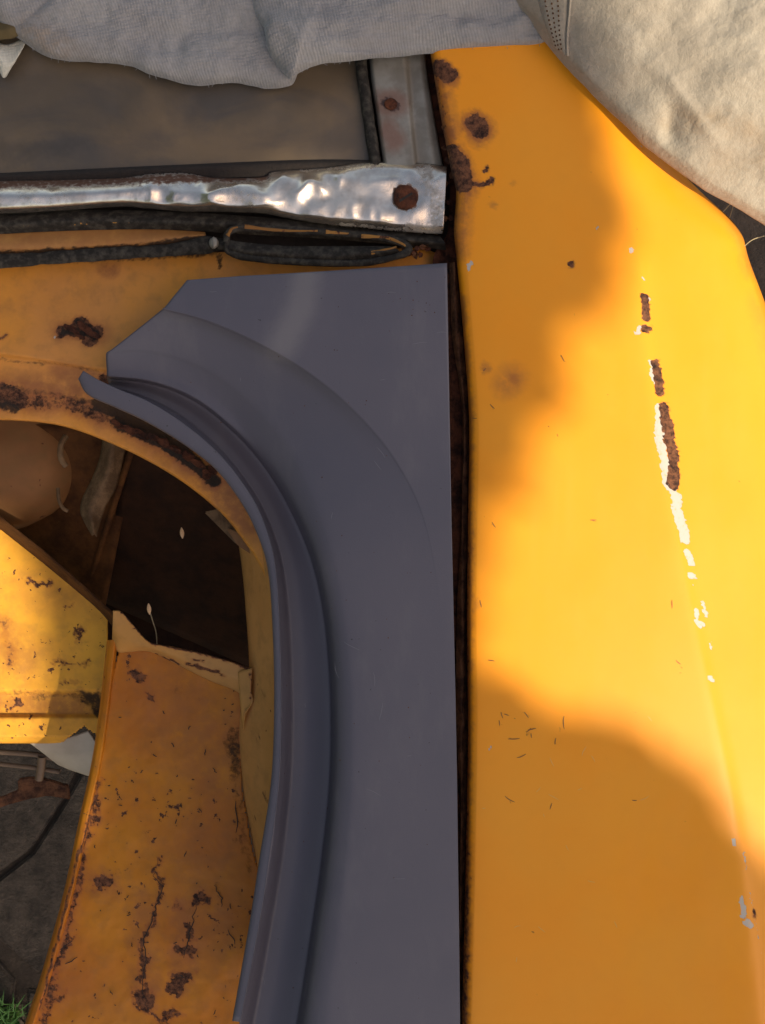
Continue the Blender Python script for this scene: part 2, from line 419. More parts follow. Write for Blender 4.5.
def stone(pts, z):
    bm = bmesh.new()
    vs = [bm.verts.new(P(x, y, z)) for x, y in pts]; f = bm.faces.new(vs); f.normal_update()
    if f.normal.z < 0: f.normal_flip()
    r = bmesh.ops.extrude_face_region(bm, geom=[f])
    low = [v for v in r['geom'] if isinstance(v, bmesh.types.BMVert)]
    for v in low: v.co.z -= .045
    bmesh.ops.recalc_face_normals(bm, faces=bm.faces)
    te = [e for e in bm.edges if all(v.co.z > z-.01 for v in e.verts)]
    bmesh.ops.bevel(bm, geom=te, offset=.004, segments=3, affect='EDGES')
    me = bpy.data.meshes.new('paving_stone'); bm.to_mesh(me); bm.free()
    o = link('paving_stone', me, M['stone'], ground); return o
stone([(-180, 690), (-20, 660), (98, 700), (86, 745), (62, 800), (30, 850), (-30, 893), (-180, 900)], GZ+.009)
stone([(96, 748), (150, 760), (230, 860), (200, 980), (95, 990), (35, 972), (-2, 940), (-24, 898), (33, 853), (65, 803)], GZ+.007)
stone([(-180, 915), (-30, 908), (-15, 948), (14, 982), (6, 1060), (-60, 1110), (-180, 1110)], GZ+.010)
stone([(28, 990), (95, 1002), (190, 995), (230, 1120), (60, 1150), (18, 1070)], GZ+.006)
stone([(-180, 500), (-20, 480), (110, 520), (96, 690), (-20, 648), (-180, 675)], GZ+.008)

vs, fs = [], []
for i in range(260):
    bx, by = random.gauss(2, 16), random.uniform(1004, 1050)
    b = P(bx, by, GZ+.015); a = random.uniform(0, 6.28); L = random.uniform(.02, .06); wd = .0016
    d = np.array([math.cos(a), math.sin(a), 0]); s = np.array([-d[1], d[0], 0])*wd
    p1 = b+d*L*.4+np.array([0, 0, L*.7]); p2 = b+d*L+np.array([0, 0, L*.8]); k = len(vs)
    vs += [b-s, b+s, p1+s*.8, p1-s*.8, p2]; fs += [(k, k+1, k+2, k+3), (k+3, k+2, k+4)]
me = bpy.data.meshes.new('grass'); me.from_pydata([tuple(v) for v in vs], [], fs)
g = link('grass', me, M['grass']); setp(g, 'green grass growing by the paving stones at the lower left corner', 'grass', kind='stuff')

# ------------------------------------------------------------------ the car body
car = empty('car_body', tuple(P(382, 512, GZ)), 'rusty yellow car body with an open round wheel arch and dented window trim', 'car')
ZW = .012   # outer wing skin level
# --- right wing panel
st = [-90, 20, 100, 165, 192, 230, 262, 330, 420, 520, 620, 720, 800, 900, 1024, 1120]
Lx = [424, 427, 438, 450, 456, 454, 457, 463, 469, 468, 467, 468, 467, 465, 462, 460]
Cx = [560, 585, 606, 622, 628, 637, 644, 650, 662, 681, 700, 722, 738, 752, 766, 774]
Rx = [500, 560, 618, 672, 698, 736, 747, 772, 800, 826, 848, 868, 882, 898, 914, 925]
Rx = [max(a, c+16) for a, c in zip(Rx, Cx)]
dr = [.004, .006, .012, .02, .023, .028, .032, .04, .05, .058, .062, .066, .068, .07, .07, .07]
G = [[], [], [], [], [], [], [], [], [], []]
for y, l, c_, r, d in zip(st, Lx, Cx, Rx, dr):
    G[0].append((l+3, y, -.028)); G[1].append((l, y, -.002)); G[2].append((l+2, y, .007)); G[3].append((l+9, y, ZW))
    G[4].append(((l+c_)/2, y, ZW+.004)); G[5].append((c_-14, y, ZW+.003))
    G[6].append((c_+7, y, ZW-.001-d*.03)); G[7].append(((c_+7)*.4+r*.6, y, ZW-d*.45)); G[8].append((r-2, y, ZW-d)); G[9].append((r+3, y, ZW-d-.02))
rust_w = poly([(440, 68), (448, 74)], 5, 7) + [(474, 122, 481, 129, 6, 9, .8), (452, 150, 462, 165, 4, 7, .8), (458, 162, 462, 182, 7, 7, .95)] \
  + poly([(460, 182), (475, 184), (492, 183)], .6, 4, .72) + [(485, 171, 487, 169, 1.2, 3, .9), (491, 181, 492, 180, 1.6, 3, .9)] \
  + poly([(452, 190), (452, 300), (463, 400), (466, 560), (464, 700), (466, 900), (462, 1100)], 1.5, 6, .5) \
  + poly([(432, 60), (441, 110), (452, 165), (454, 240)], 2, 8, .42) \
  + poly([(644, 297), (646, 317)], 3, 2.5, 1) + [(645, 329, 648, 329, 2.2, 2, .95)] \
  + poly([(655, 363), (658, 376), (660, 392)], 3, 2.5, 1) + poly([(664, 408), (668, 430), (673, 455), (674, 484)], 4, 3, 1) \
  + [(512, 378, 516, 382, 1, 8, .34), (570, 264, 571, 265, 1.4, 3, .7), (754, 911, 755, 916, 1, 3, .6)]
chip_w = poly([(645, 298), (648, 300)], 1.5, 1.5) + [(637, 332, 640, 329, 1.6, 1.5, 1), (631, 249, 632, 251, 1.3, 1.2, 1), (643, 278, 644, 280, .8, 1.2, .9)] \
  + poly([(652, 362), (653, 373), (656, 382)], 2.6, 1.5) + poly([(659, 408), (659, 432), (662, 452), (667, 478), (672, 490)], 3.2, 2) \
  + poly([(676, 496), (678, 515), (685, 540)], 4.2, 1.8) + poly([(687, 552), (691, 563)], 2.8, 1.5) + [(690, 575, 693, 577, 1.8, 1.2, 1), (693, 586, 693, 586, .6, 1, .8)] \
  + [(697, 611, 698, 614, 2.6, 1.4, 1), (697, 621, 701, 625, 2.8, 1.4, 1)] + poly([(703, 601), (706, 617)], .6, 1.3, .9) + [(710, 643, 711, 650, .8, 1.2, .9), (709, 678, 711, 679, 2, 1.4, 1)] \
  + [(734, 839, 735, 843, 1.6, 1.5, .8)] + poly([(744, 852), (747, 870)], .6, 1.2, .62) + poly([(742, 897), (743, 915)], 2, 1.5, .85) + [(746, 923, 750, 926, 2.6, 2, .85)] \
  + poly([(751, 890), (757, 930), (760, 955)], .4, 1, .55) + [(597, 229, 598, 229, .9, 1.2, .9), (641, 146, 642, 146, .8, 1, .8), (491, 747, 491, 750, 1, 1.5, .75), (469, 268, 471, 263, 1.4, 1.6, .9)]
grime_w = []
for a, b, L, ang in [(501, 712, 8, 1.5), (504, 714, 6, .2), (499, 720, 7, 1.4), (524, 712, 9, .8), (528, 730, 10, -.15), (531, 728, 8, 2.2), (531, 733, 6, 1.5), (508, 739, 14, .05),
                     (564, 716, 16, 1.75), (556, 738, 8, 1.9), (526, 754, 12, 2.6), (505, 796, 14, .8), (552, 803, 8, 1.9), (632, 800, 6, .3), (590, 520, 8, .1), (672, 600, 10, 1.6),
                     (676, 660, 8, 1.0), (492, 522, 8, 1.1), (480, 600, 9, 1.5), (488, 660, 8, .2), (561, 355, 9, 1.1), (486, 368, 5, 2.2), (490, 404, 8, .9), (472, 418, 6, .1)]:
    grime_w.append((a, b, a+L*math.cos(ang), b+L*math.sin(ang), .1, 1.5, .52))
for i in range(70):
    a, b = random.uniform(475, 740), random.uniform(80, 1020); grime_w.append((a, b, a, b, .5*random.random(), 1.2, random.uniform(.4, .8)))
stain_w = [(512, 378, 506, 384, 4, 16, .6), (474, 126, 480, 130, 11, 9, .9), (455, 160, 466, 185, 10, 9, .9), (440, 70, 448, 78, 9, 6, .8), (486, 368, 486, 368, 3, 5, .7),
           (436, 85, 450, 145, 6, 12, 1), (460, 195, 456, 250, 6, 12, .8), (493, 205, 494, 206, 1, 4, .6), (471, 604, 474, 604, 3, 6, .35), (513, 184, 514, 184, 1, 3, .5)] \
  + poly([(462, 300), (470, 420), (469, 560), (468, 800), (464, 1100)], 1.5, 5, .8) \
  + [(758, 300, 790, 420, 2, 14, .25), (738, 225, 752, 270, 2, 12, .4)]
wing = loft('wing_panel', G, 60, [3, 4, 6, 50, 50, 14, 40, 34, 4], M['wing'], car, along='cat',
     wear=dict(rust=rust_w, chip=chip_w, grime_shade=grime_w, stain_gleam=stain_w), thick=.0012,
     disp=lambda X, Y: .0016*(fbm(X*.009, Y*.006, 2)-.5))
from mathutils.bvhtree import BVHTree
def surf(o):
    b = BVHTree.FromPolygons([v.co for v in o.data.vertices], [p.vertices for p in o.data.polygons]); e_ = Vector((0, 0, CAMZ))
    def f(px, py, dflt=0.):
        h_ = b.ray_cast(e_, (Vector(P(px, py, 0))-e_).normalized()); return h_[0].z if h_[0] else dflt
    return f
wz = surf(wing)
def ribbons(name, lines, mat, parent, z_of, wid, off=.0003):
    vs, fs = [], []
    for L in lines:
        pts = [P(x, y, z_of(x, y)+off) for x, y in L]
        for i, p in enumerate(pts):
            q = pts[min(i+1, len(pts)-1)]-pts[max(i-1, 0)]; nrm = np.array([-q[1], q[0], 0]); nrm /= np.linalg.norm(nrm)+1e-9
            ww = wid*(.25+.75*math.sin(math.pi*(i+.5)/len(pts)))
            vs += [p-nrm*ww, p+nrm*ww]
            if i: k = len(vs); fs.append((k-4, k-3, k-1, k-2))
    me = bpy.data.meshes.new(name); me.from_pydata([tuple(v) for v in vs], [], fs)
    return link(name, me, mat, parent)
def bend(x, y, L, ang, n_=6):
    out = []; c_ = random.uniform(-.5, .5)
    for i in range(n_):
        out.append((x, y)); x += L/n_*math.cos(ang); y += L/n_*math.sin(ang); ang += c_/n_+random.uniform(-.15, .15)
    return out
scr = [bend(g_[0], g_[1], math.hypot(g_[2]-g_[0], g_[3]-g_[1]), math.atan2(g_[3]-g_[1], g_[2]-g_[0])) for g_ in grime_w[:24]]
sm = N('scratch_brown'); M['scratch'] = sm.out((.17, .07, .02), .7)
ss = N('scratch_pale'); M['scratch_pale'] = ss.out((.62, .40, .14), .5)
k_ = ribbons('scratches', scr, M['scratch'], wing, wz, .00045); k_['kind'] = 'stuff'
pale = [bend(random.uniform(475, 650), random.uniform(700, 1000), random.uniform(4, 14), random.uniform(0, 3.1)) for _ in range(16)]
k_ = ribbons('fine_scratches', pale, M['scratch_pale'], wing, wz, .00022); k_['kind'] = 'stuff'
# side below the wing (goes down to the sill)
loft('side_panel', [[(r+3, y, ZW-d-.02) for y, r, d in zip(st, Rx, dr)], [(r*.93+10, y, -.40) for y, r in zip(st, Rx)]], 6, 8, M['wing'], car)
# rusty gutter between wing and repair panel
loft('gutter', [[(x-24 if y > 240 else x-6, y, -.022) for x, y in zip(Lx, st)], [(x-6, y, -.029) for x, y in zip(Lx, st)], [(x+14, y, -.03) for x, y in zip(Lx, st)]], 20, 10, M['rust'], car,
     disp=lambda X, Y: .004*(fbm(X*.15, Y*.08, 4)-.5))
loft('seam_sealer', [[(x-9+3*math.sin(y*.05), y, -.02) for x, y in zip(Lx[6:], st[6:])], [(x-5+2*math.sin(y*.031), y, -.013) for x, y in zip(Lx[6:], st[6:])], [(x-1, y, -.02) for x, y in zip(Lx[6:], st[6:])]], 30, 5, M['rust_light'], car,
     disp=lambda X, Y: .009*(fbm(X*.25, Y*.05, 4)-.6))

# --- scuttle panel round the arch opening
s_out = [(-330, 255), (-160, 262), (-60, 264), (0, 262), (110, 256), (220, 252), (330, 254), (446, 262), (446, 420), (448, 560), (450, 700), (452, 860), (452, 1000), (452, 1120)]
s_t1 = [(-330, 360), (-160, 356), (-60, 352), (0, 352), (95, 366), (170, 376), (226, 398), (275, 440), (305, 500), (318, 560), (322, 690), (318, 820), (304, 930), (290, 1010)]
s_t2 = [(-330, 392), (-160, 384), (-60, 379), (0, 380), (84, 386), (152, 402), (206, 427), (250, 462), (281, 510), (300, 570), (304, 690), (300, 820), (288, 930), (275, 1010)]
s_t3 = [(-330, 420), (-160, 408), (-60, 399), (0, 398), (76, 402), (138, 419), (190, 446), (228, 479), (258, 518), (284, 575), (290, 690), (287, 820), (275, 930), (262, 1010)]
s_t4 = [(-330, 445), (-160, 430), (-60, 421), (0, 419), (62, 425), (120, 446), (168, 471), (207, 499), (238, 531), (268, 585), (279, 690), (277, 820), (262, 930), (248, 1010)]
def zz(l, z): return [(a, b, z) for a, b in l]
ZS = -.034
gr = [zz(s_out, ZS-.002), [((a[0]*.5+b[0]*.5), (a[1]*.5+b[1]*.5), ZS-.001) for a, b in zip(s_out, s_t1)], zz(s_t1, ZS), zz([(a, b+6) for a, b in s_t1], ZS-.007),
      zz(s_t2, ZS-.011), zz(s_t3, ZS-.014), zz(s_t4, ZS-.018), zz([(a-1, b+1) for a, b in s_t4], ZS-.03)]
rust_s = poly([(-40, 404), (0, 403), (60, 404), (110, 420), (150, 438), (190, 462), (215, 482)], 3, 10, .5) + [(62, 331, 98, 332, 3, 6, .95), (80, 325, 90, 338, 5, 6, 1)] \
  + poly([(0, 398), (60, 398), (100, 410)], 1, 6, .5) + [(104, 379, 112, 384, 4, 5, .9), (0, 338, 8, 335, .6, 3, .6), (0, 392, 20, 400, 6, 8, .8)]
grime_shade_s = poly([(98, 404), (125, 416), (155, 430), (187, 454), (214, 480)], 4, 6, .95) + poly([(-40, 404), (0, 402), (50, 402), (96, 410)], 2, 9, .42) + [(64, 331, 96, 334, 2, 5, .85), (78, 322, 94, 336, 2, 5, .9)] + poly([(118, 424), (140, 432), (165, 444), (190, 460), (213, 480)], 5, 4, 1) + poly([(0, 360), (60, 364), (102, 372)], .8, 3, .48) \
  + poly([(0, 262), (100, 258), (215, 252)], 2, 6, .7) + [(219, 256, 220, 266, 2, 3, .8), (0, 405, 14, 409, 3, 4, .8)] + poly([(0, 386), (60, 396), (90, 402)], 1, 6, .55)  # strokes hugging the lip paint shade of the gap; the rest is dirt
stain_s = [(0, 300, 60, 300, 4, 60, .25), (60, 372, 110, 380, 5, 12, .8), (62, 330, 100, 333, 8, 10, .6), (105, 270, 112, 271, 4, 6, .9)] + poly([(-60, 392), (0, 392), (70, 395), (130, 420), (200, 465), (250, 520)], 10, 16, .95)
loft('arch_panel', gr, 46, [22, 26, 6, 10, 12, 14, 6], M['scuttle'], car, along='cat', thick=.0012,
     wear=dict(rust=rust_s, grime_shade=grime_shade_s, stain_gleam=stain_s, chip=[(55, 336, 56, 337, 1, 1.5, .8)]),
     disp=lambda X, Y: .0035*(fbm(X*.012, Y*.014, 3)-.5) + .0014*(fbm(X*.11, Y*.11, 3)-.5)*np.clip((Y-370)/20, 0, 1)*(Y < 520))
# crumbling rust flakes along the rim, just below the flange
fl = [(118, 425, 8, 4), (130, 430, 9, 5), (141, 434, 9, 5), (152, 437, 8, 5), (163, 442, 10, 5), (176, 449, 9, 4), (188, 456, 8, 5), (199, 464, 8, 5), (207, 474, 6, 6), (212, 470, 5, 6), (72, 329, 9, 4), (84, 327, 8, 5), (92, 334, 10, 4), (80, 336, 8, 3)]
for i, (a, b, w_, h_) in enumerate(fl):
    zc = ZS-.008 if i < 10 else ZS+.0015
    n_ = 9; pts = []
    for k in range(n_):
        t = 2*math.pi*k/n_; q = random.uniform(.65, 1.25); ca, sa = math.cos(.5), math.sin(.5)
        x, y = w_*q*math.cos(t), h_*q*math.sin(t); pts.append((a+x*ca-y*sa*.6, b+x*sa+y*ca*.9, zc+random.uniform(-.001, .002)))
    slab('rust_flake', pts, zc, .002, M['rust'], car, bev=0)

# --- inner arch liner wall (right side of the opening)
li = [(258, 500), (262, 540), (272, 600), (282, 680), (282, 760), (280, 830), (272, 900), (262, 960), (250, 1040)]
lo = [(232, 505), (240, 545), (246, 600), (250, 680), (240, 720), (244, 790), (255, 850), (262, 905), (250, 960)]
loft('arch_liner', [zz(li, -.045), zz([((a[0]*.6+b[0]*.4), a[1]) for a, b in zip(li, lo)], -.07), zz(lo, -.12), zz([(a-1, b+2) for a, b in lo], -.15)], 14, [10, 12, 4], M['liner'], car, along='cat',
     wear=dict(rust=[], grime_shade=poly([(262, 790), (268, 800)], .5, 2, .7)+poly([(256, 815), (250, 830)], .5, 2, .7)+[(262, 735, 256, 742, .5, 2, .7), (260, 765, 258, 775, .4, 2, .7), (268, 700, 262, 690, .4, 2, .6)], stain_gleam=[]), thick=.001)

# --- deep inside: dark cavity walls
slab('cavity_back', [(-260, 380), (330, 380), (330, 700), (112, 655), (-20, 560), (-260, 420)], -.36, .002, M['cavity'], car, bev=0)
def wall(name, p0, p1, p2, p3, mat, th=.0015, disp=None):
    return loft(name, [[p0, p1], [p3, p2]], 30, 20, mat, car, thick=th, across='lin', along='lin', disp=disp)
wv = lambda X, Y: .003*(fbm(X*.03, Y*.03, 3)-.5)
# brown side sheet, lit a little from the left
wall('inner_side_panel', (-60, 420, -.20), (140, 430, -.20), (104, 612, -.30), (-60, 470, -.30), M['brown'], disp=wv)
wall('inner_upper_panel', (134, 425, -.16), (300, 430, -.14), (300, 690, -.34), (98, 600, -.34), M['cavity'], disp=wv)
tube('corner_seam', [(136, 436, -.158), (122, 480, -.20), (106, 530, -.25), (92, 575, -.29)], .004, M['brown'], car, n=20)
# diagonal brown flange above the sunlit sill
loft('sill_flange', [zz([(-60, 470), (0, 518), (55, 562), (104, 606), (125, 625)], -.175), zz([(-60, 480), (0, 529), (55, 573), (104, 616), (122, 640)], -.228)], 8, 4, M['brown'], car, thick=.002)
# pale bits caught in the light inside
slab('inner_bracket', [(204, 512), (232, 506), (252, 530), (256, 552), (236, 544), (222, 530)], -.09, .0015, M['finger'], car)
slab('inner_bracket', [(226, 528), (250, 536), (254, 556), (238, 546)], -.085, .0015, M['dome'], car)
# tan finger-shaped bracket
loft('tab_bracket', [[(103, 430, -.145), (100, 455, -.15), (92, 478, -.155), (83, 496, -.16), (80, 510, -.16), (84, 522, -.16), (92, 536, -.16)],
                     [(112, 436, -.135), (110, 460, -.14), (104, 480, -.145), (94, 500, -.15), (90, 512, -.15), (92, 524, -.15), (94, 534, -.155)],
                     [(128, 440, -.15), (122, 465, -.155), (116, 488, -.16), (106, 506, -.16), (102, 518, -.16), (99, 528, -.16), (97, 537, -.16)]], 8, 6, M['finger'], car, along='cat', thick=.0015)
tube('clip', [(58, 488, -.15), (59, 500, -.148), (63, 508, -.15), (68, 511, -.152)], .0022, M['finger'], car, n=16)
tube('clip', [(66, 436, -.14), (61, 445, -.135), (61, 458, -.135), (66, 466, -.14)], .0035, M['finger'], car, n=16)
# round brown dome at the left
dm = blob('round_housing', P(-8, 452, -.25), (.116, .101, .07), M['housing'], car, n=48, noise=.035)

# --- sunlit sill plate at the lower left
sw = dict(rust=[(28, 581, 52, 583, 1.5, 3, .8), (64, 607, 72, 606, 1, 3, .75), (78, 632, 80, 640, 2, 4, .75), (2, 620, 12, 660, 2, 9, .5), (52, 660, 88, 664, .8, 3, .6), (60, 680, 80, 682, .5, 3, .6), (16, 703, 18, 704, 3, 3, .9)]
               + [(random.uniform(-10, 100), random.uniform(560, 690), 0, 0, 0, 0, 0) for _ in range(1)],
          grime_shade=[(92, 700, 102, 712, 6, 9, .8), (80, 696, 100, 700, 3, 8, .6)]+poly([(0, 693), (60, 695), (100, 698)], .6, 4, .55),
          stain_gleam=[(-20, 625, 20, 660, 10, 30, .7), (0, 704, 100, 704, 9, 8, .8), (0, 590, 80, 600, 2, 30, .35)])
sill_step = lambda X, Y: -.235 - .010*np.clip((Y-690)/5, 0, 1) + .008*np.clip((Y-714)/4, 0, 1) - .02*np.clip((Y-736)/8, 0, 1)
densepoly('sill_plate', [(-90, 450), (0, 527), (107, 613), (108, 690), (110, 720), (109, 752), (98, 736), (84, 726), (60, 744), (-90, 741)], sill_step, 1.5, M['sill'], car, wear={k: [t[:6]+(t[6]*(.78 if k == 'rust' else .9),) for t in v] for k, v in sw.items()}, noise=.0004)
loft('sill_end_cap', [[(28, 742, -0.257), (50, 742, -0.255), (72, 736, -0.250), (88, 731, -0.247)], [(40, 751, -0.261), (58, 753, -0.257), (76, 752, -0.253), (97, 748, -0.250)], [(58, 765, -0.270), (70, 770, -0.268), (82, 774, -0.266), (94, 778, -0.265)]], 12, 10, M['tin'], car, along='cat', thick=.001)
tube('brake_pipe', [(-60, 748, -0.285), (0, 752, -0.285), (30, 754, -0.285), (48, 757, -0.285), (70, 764, -0.285)], .0035, M['rod'], car, n=30)
tube('brake_pipe', [(-60, 758, -0.295), (0, 764, -0.295), (35, 768, -0.295), (60, 772, -0.297)], .003, M['rod'], car, n=30)
tube('hanger_bolt', [(42, 756, -0.280), (41, 768, -0.285), (39, 779, -0.290)], .0055, M['rod'], car, n=14)
slab('hanger_plate', [(-30, 800), (0, 797), (18, 790), (17, 780), (44, 777), (52, 784), (68, 784), (70, 800), (48, 796), (30, 799), (8, 805), (-30, 818)], -0.315, .004, M['rust_light'], car)
slab('hanger_plate', [(18, 779), (30, 777), (50, 780), (68, 786), (58, 790), (40, 787), (20, 786)], -0.307, .006, M['rust_light'], car)

# --- large rusty plate
pw = dict(rust=poly([(158, 858), (153, 876), (163, 886), (157, 905), (150, 925), (144, 940), (145, 965), (143, 990), (146, 1005), (158, 1020)], 1.2, 4, .78)
               + [(143, 960, 144, 975, 2, 5, .85), (142, 998, 147, 1003, 6, 6, .9), (98, 884, 108, 880, 4, 5, .9), (197, 903, 203, 897, 4, 5, .8), (186, 925, 190, 935, 3, 4, .8), (183, 948, 188, 950, 4, 5, .8), (172, 985, 185, 978, 7, 6, .85),
                  (176, 905, 178, 906, 4, 4, .6), (165, 1020, 180, 1012, 3, 5, .7), (135, 675, 141, 678, 5, 4, .72), (148, 693, 150, 696, 2, 3, .7)]
               + poly([(100, 780), (88, 840), (74, 900), (62, 950), (50, 1000), (42, 1040)], 1.5, 4, .7) + poly([(60, 950), (76, 938)], 1, 3, .7) + [(52, 1000, 62, 996, 2, 5, .75), (240, 690, 246, 840, 2, 4, .3)],
          grime_shade=[(234, 735, 236, 770, 3, 12, .8), (232, 745, 238, 840, 1, 12, .5), (240, 800, 250, 870, 2, 8, .6), (176, 690, 200, 700, 3, 16, .4), (112, 862, 116, 868, 4, 8, .42), (215, 886, 222, 905, 2, 6, .5), (180, 975, 186, 980, 4, 7, .55), (196, 698, 180, 690, 2, 20, .3)]
                + poly([(92, 790), (70, 900), (50, 1000)], .5, 2, .7),
          stain_gleam=[(180, 700, 220, 760, 20, 60, .75), (200, 850, 220, 950, 10, 60, .6), (143, 900, 146, 1000, 6, 14, .8), (186, 910, 184, 980, 8, 14, .8), (100, 880, 108, 884, 8, 14, .7), (90, 790, 50, 1000, 4, 12, .8), (60, 990, 120, 1024, 10, 40, .4), (140, 660, 240, 700, 6, 20, .5)])
densepoly('rusty_plate', [(120, 646), (150, 650), (182, 664), (246, 692), (241, 730), (242, 790), (252, 850), (262, 880), (300, 1000), (310, 1120), (2, 1120), (30, 1024), (46, 975), (68, 895), (84, 820), (96, 765), (104, 712)],
          lambda X, Y: -.125 + .0*X, 1.5, M['inner'], car, wear={k: [t[:6]+(t[6]*(.78 if k == 'rust' else .8),) for t in v] for k, v in pw.items()}, noise=.0008, rag=2)
def jag(pts, a=1.6, n_=5):
    out = []
    for i in range(len(pts)-1):
        for k in range(n_):
            t = k/n_; out.append((pts[i][0]*(1-t)+pts[i+1][0]*t+random.uniform(-a, a), pts[i][1]*(1-t)+pts[i+1][1]*t+random.uniform(-a, a)*.6))
    return out
cracks = [jag([(158, 858), (153, 876), (163, 886), (157, 905), (150, 925), (144, 940), (145, 965), (143, 990), (146, 1005), (158, 1022)]), jag([(196, 905), (192, 925), (187, 948), (184, 960)]),
          jag([(60, 950), (76, 938)]), jag([(64, 965), (82, 955)]), jag([(92, 800), (80, 850), (70, 890)]), jag([(62, 930), (52, 975), (44, 1010)]), jag([(214, 885), (222, 898), (220, 908)]), jag([(236, 800), (237, 840)]), jag([(228, 930), (238, 948)])]
for _ in range(46):
    x_, y_ = random.uniform(90, 240), random.uniform(700, 1015); cracks.append(jag([(x_, y_), (x_+random.uniform(-5, 5), y_+random.uniform(-3, 8))], .9, 4))
k_ = ribbons('paint_cracks', [c for c in cracks if all(x_ > 42+(1024-y_)*.19 for x_, y_ in c)], M['joint'], car, lambda x, y: -.1235, .0006); k_['kind'] = 'stuff'
lf = [(112, 640), (104, 712), (96, 765), (84, 820), (68, 895), (46, 975), (30, 1024), (2, 1120)]
loft('plate_edge', [zz([(a-5, b) for a, b in lf], -.14), zz([(a-2, b) for a, b in lf], -.122), zz([(a+3, b) for a, b in lf], -.120), zz([(a+6, b) for a, b in lf], -.127)], 20, 4, M['inner'], car, along='cat',
     wear=dict(rust=poly([(100, 780), (80, 850), (60, 930), (40, 1010)], .5, 3, .6)), disp=lambda X, Y: .0012*(fbm(X*.1, Y*.05)-.5))
ft = [(113, 611), (122, 613), (137, 630), (150, 643), (175, 648), (210, 656), (248, 668), (252, 672)]
fb = [(112, 640), (118, 652), (130, 652), (150, 652), (176, 664), (208, 680), (240, 694), (243, 712)]
loft('top_flange', [zz([(a, b-1) for a, b in ft], -.121), zz(ft, -.103), zz([((a[0]+b[0])/2, (a[1]+b[1])/2) for a, b in zip(ft, fb)], -.107), zz(fb, -.124)], 12, [3, 8, 8], M['tan'], car, along='cat',
     wear=dict(rust=poly([(122, 612), (137, 629), (150, 642), (210, 655), (248, 667)], .4, 2.5, .7)+poly([(155, 655), (168, 658), (178, 663)], .4, 2, .75)+poly([(187, 664), (200, 668), (218, 672), (224, 676)], .5, 2.5, .8)+poly([(190, 660), (205, 661)], .3, 2, .7)), thick=.001)
loft('flange_tab', [zz([(238, 672), (239, 690), (241, 712), (243, 730)], -.103), zz([(252, 668), (251, 690), (253, 700), (244, 712)], -.097)], 8, 6, M['tan'], car, wear=dict(rust=poly([(250, 672), (252, 700)], .3, 2, .7)), thick=.001)

# --- window area at the top
slab('window_bed', [(-120, -80), (452, -80), (456, 262), (-120, 272)], -.046, .002, M['joint'], car, bev=0)
gw = dict(grime_shade=[(0, 90, 120, 110, 20, 40, .6), (0, 150, 60, 148, 3, 14, .6), (300, 90, 350, 75, 10, 25, .4), (150, 90, 235, 100, 22, 22, .35), (0, 150, 120, 140, 2, 8, .5)],
          stain_gleam=[(120, 145, 340, 150, 6, 22, .35), (150, 120, 180, 130, 4, 30, .35), (330, 110, 345, 130, 10, 30, .3)])
densepoly('window_glass', [(-100, -70), (362, -70), (360, 60), (368, 110), (374, 160), (372, 168), (-100, 184)], lambda X, Y: -.018+0*X, 2.5, M['glass'], car, wear=gw, thick=.004)
tube('window_seal', [(358, -40, -.012), (361, 60, -.012), (366, 100, -.012), (371, 135, -.013), (376, 166, -.013)], .006, M['rubber'], car, n=50, wob=.08)
loft('window_seal', [zz([(-90, 176), (0, 173), (150, 166), (300, 160), (380, 160)], -.016), zz([(-90, 180), (0, 177), (150, 170), (300, 164), (382, 164)], -.011), zz([(-90, 190), (0, 187), (150, 180), (300, 176), (384, 172)], -.014)], 30, 5, M['joint'], car, along='cat')
pl = loft('pillar_strip', [zz([(366, -60), (369, 60), (376, 115), (384, 172)], -.016), zz([(370, -60), (373, 60), (380, 115), (388, 172)], -.008), zz([(398, -60), (403, 60), (408, 115), (414, 172)], -.007),
                      zz([(404, -60), (410, 60), (414, 115), (420, 172)], -.012), zz([(414, -60), (420, 60), (426, 115), (434, 172)], -.011), zz([(420, -60), (426, 60), (434, 115), (444, 172)], -.018)], 24, [3, 14, 4, 6, 4], M['alu'], car,
     wear=dict(rust=[(386, 103, 394, 106, 3, 7, .75)], stain_gleam=[(388, 130, 394, 140, 6, 10, 1), (388, 104, 394, 104, 10, 8, .9), (378, 90, 380, 160, 1, 6, .5)]), thick=.001)
blob('rivet', P(391, 104, -.0065), (.0065, .006, .002), M['rust'], pl, n=12, noise=.15)
# bright dented trim
tt = [(-90, 184), (0, 181), (60, 180), (120, 178), (150, 174), (185, 173), (215, 178), (262, 177), (275, 171), (320, 168), (370, 162), (420, 163), (447, 166)]
tb = [(-90, 214), (0, 214), (60, 211), (120, 207), (150, 209), (185, 212), (215, 212), (262, 214), (285, 218), (320, 224), (370, 229), (420, 233), (443, 234)]
flt = [0, 0, 0, 0, .1, .2, .05, .0, .6, .9, 1, 1, 1]
g0, g1, g2, g3, g4 = [], [], [], [], []
for a, b, f in zip(tt, tb, flt):
    mid = lambda t: (a[0]*(1-t)+b[0]*t, a[1]*(1-t)+b[1]*t)
    hgt = .010*(1-f)+.001*f
    g0.append((*a, -.010)); g1.append((*mid(.14), -.004+hgt*.3)); g2.append((*mid(.5), -.003+hgt)); g3.append((*mid(.86), -.004+hgt*.4)); g4.append((*b, -.012))
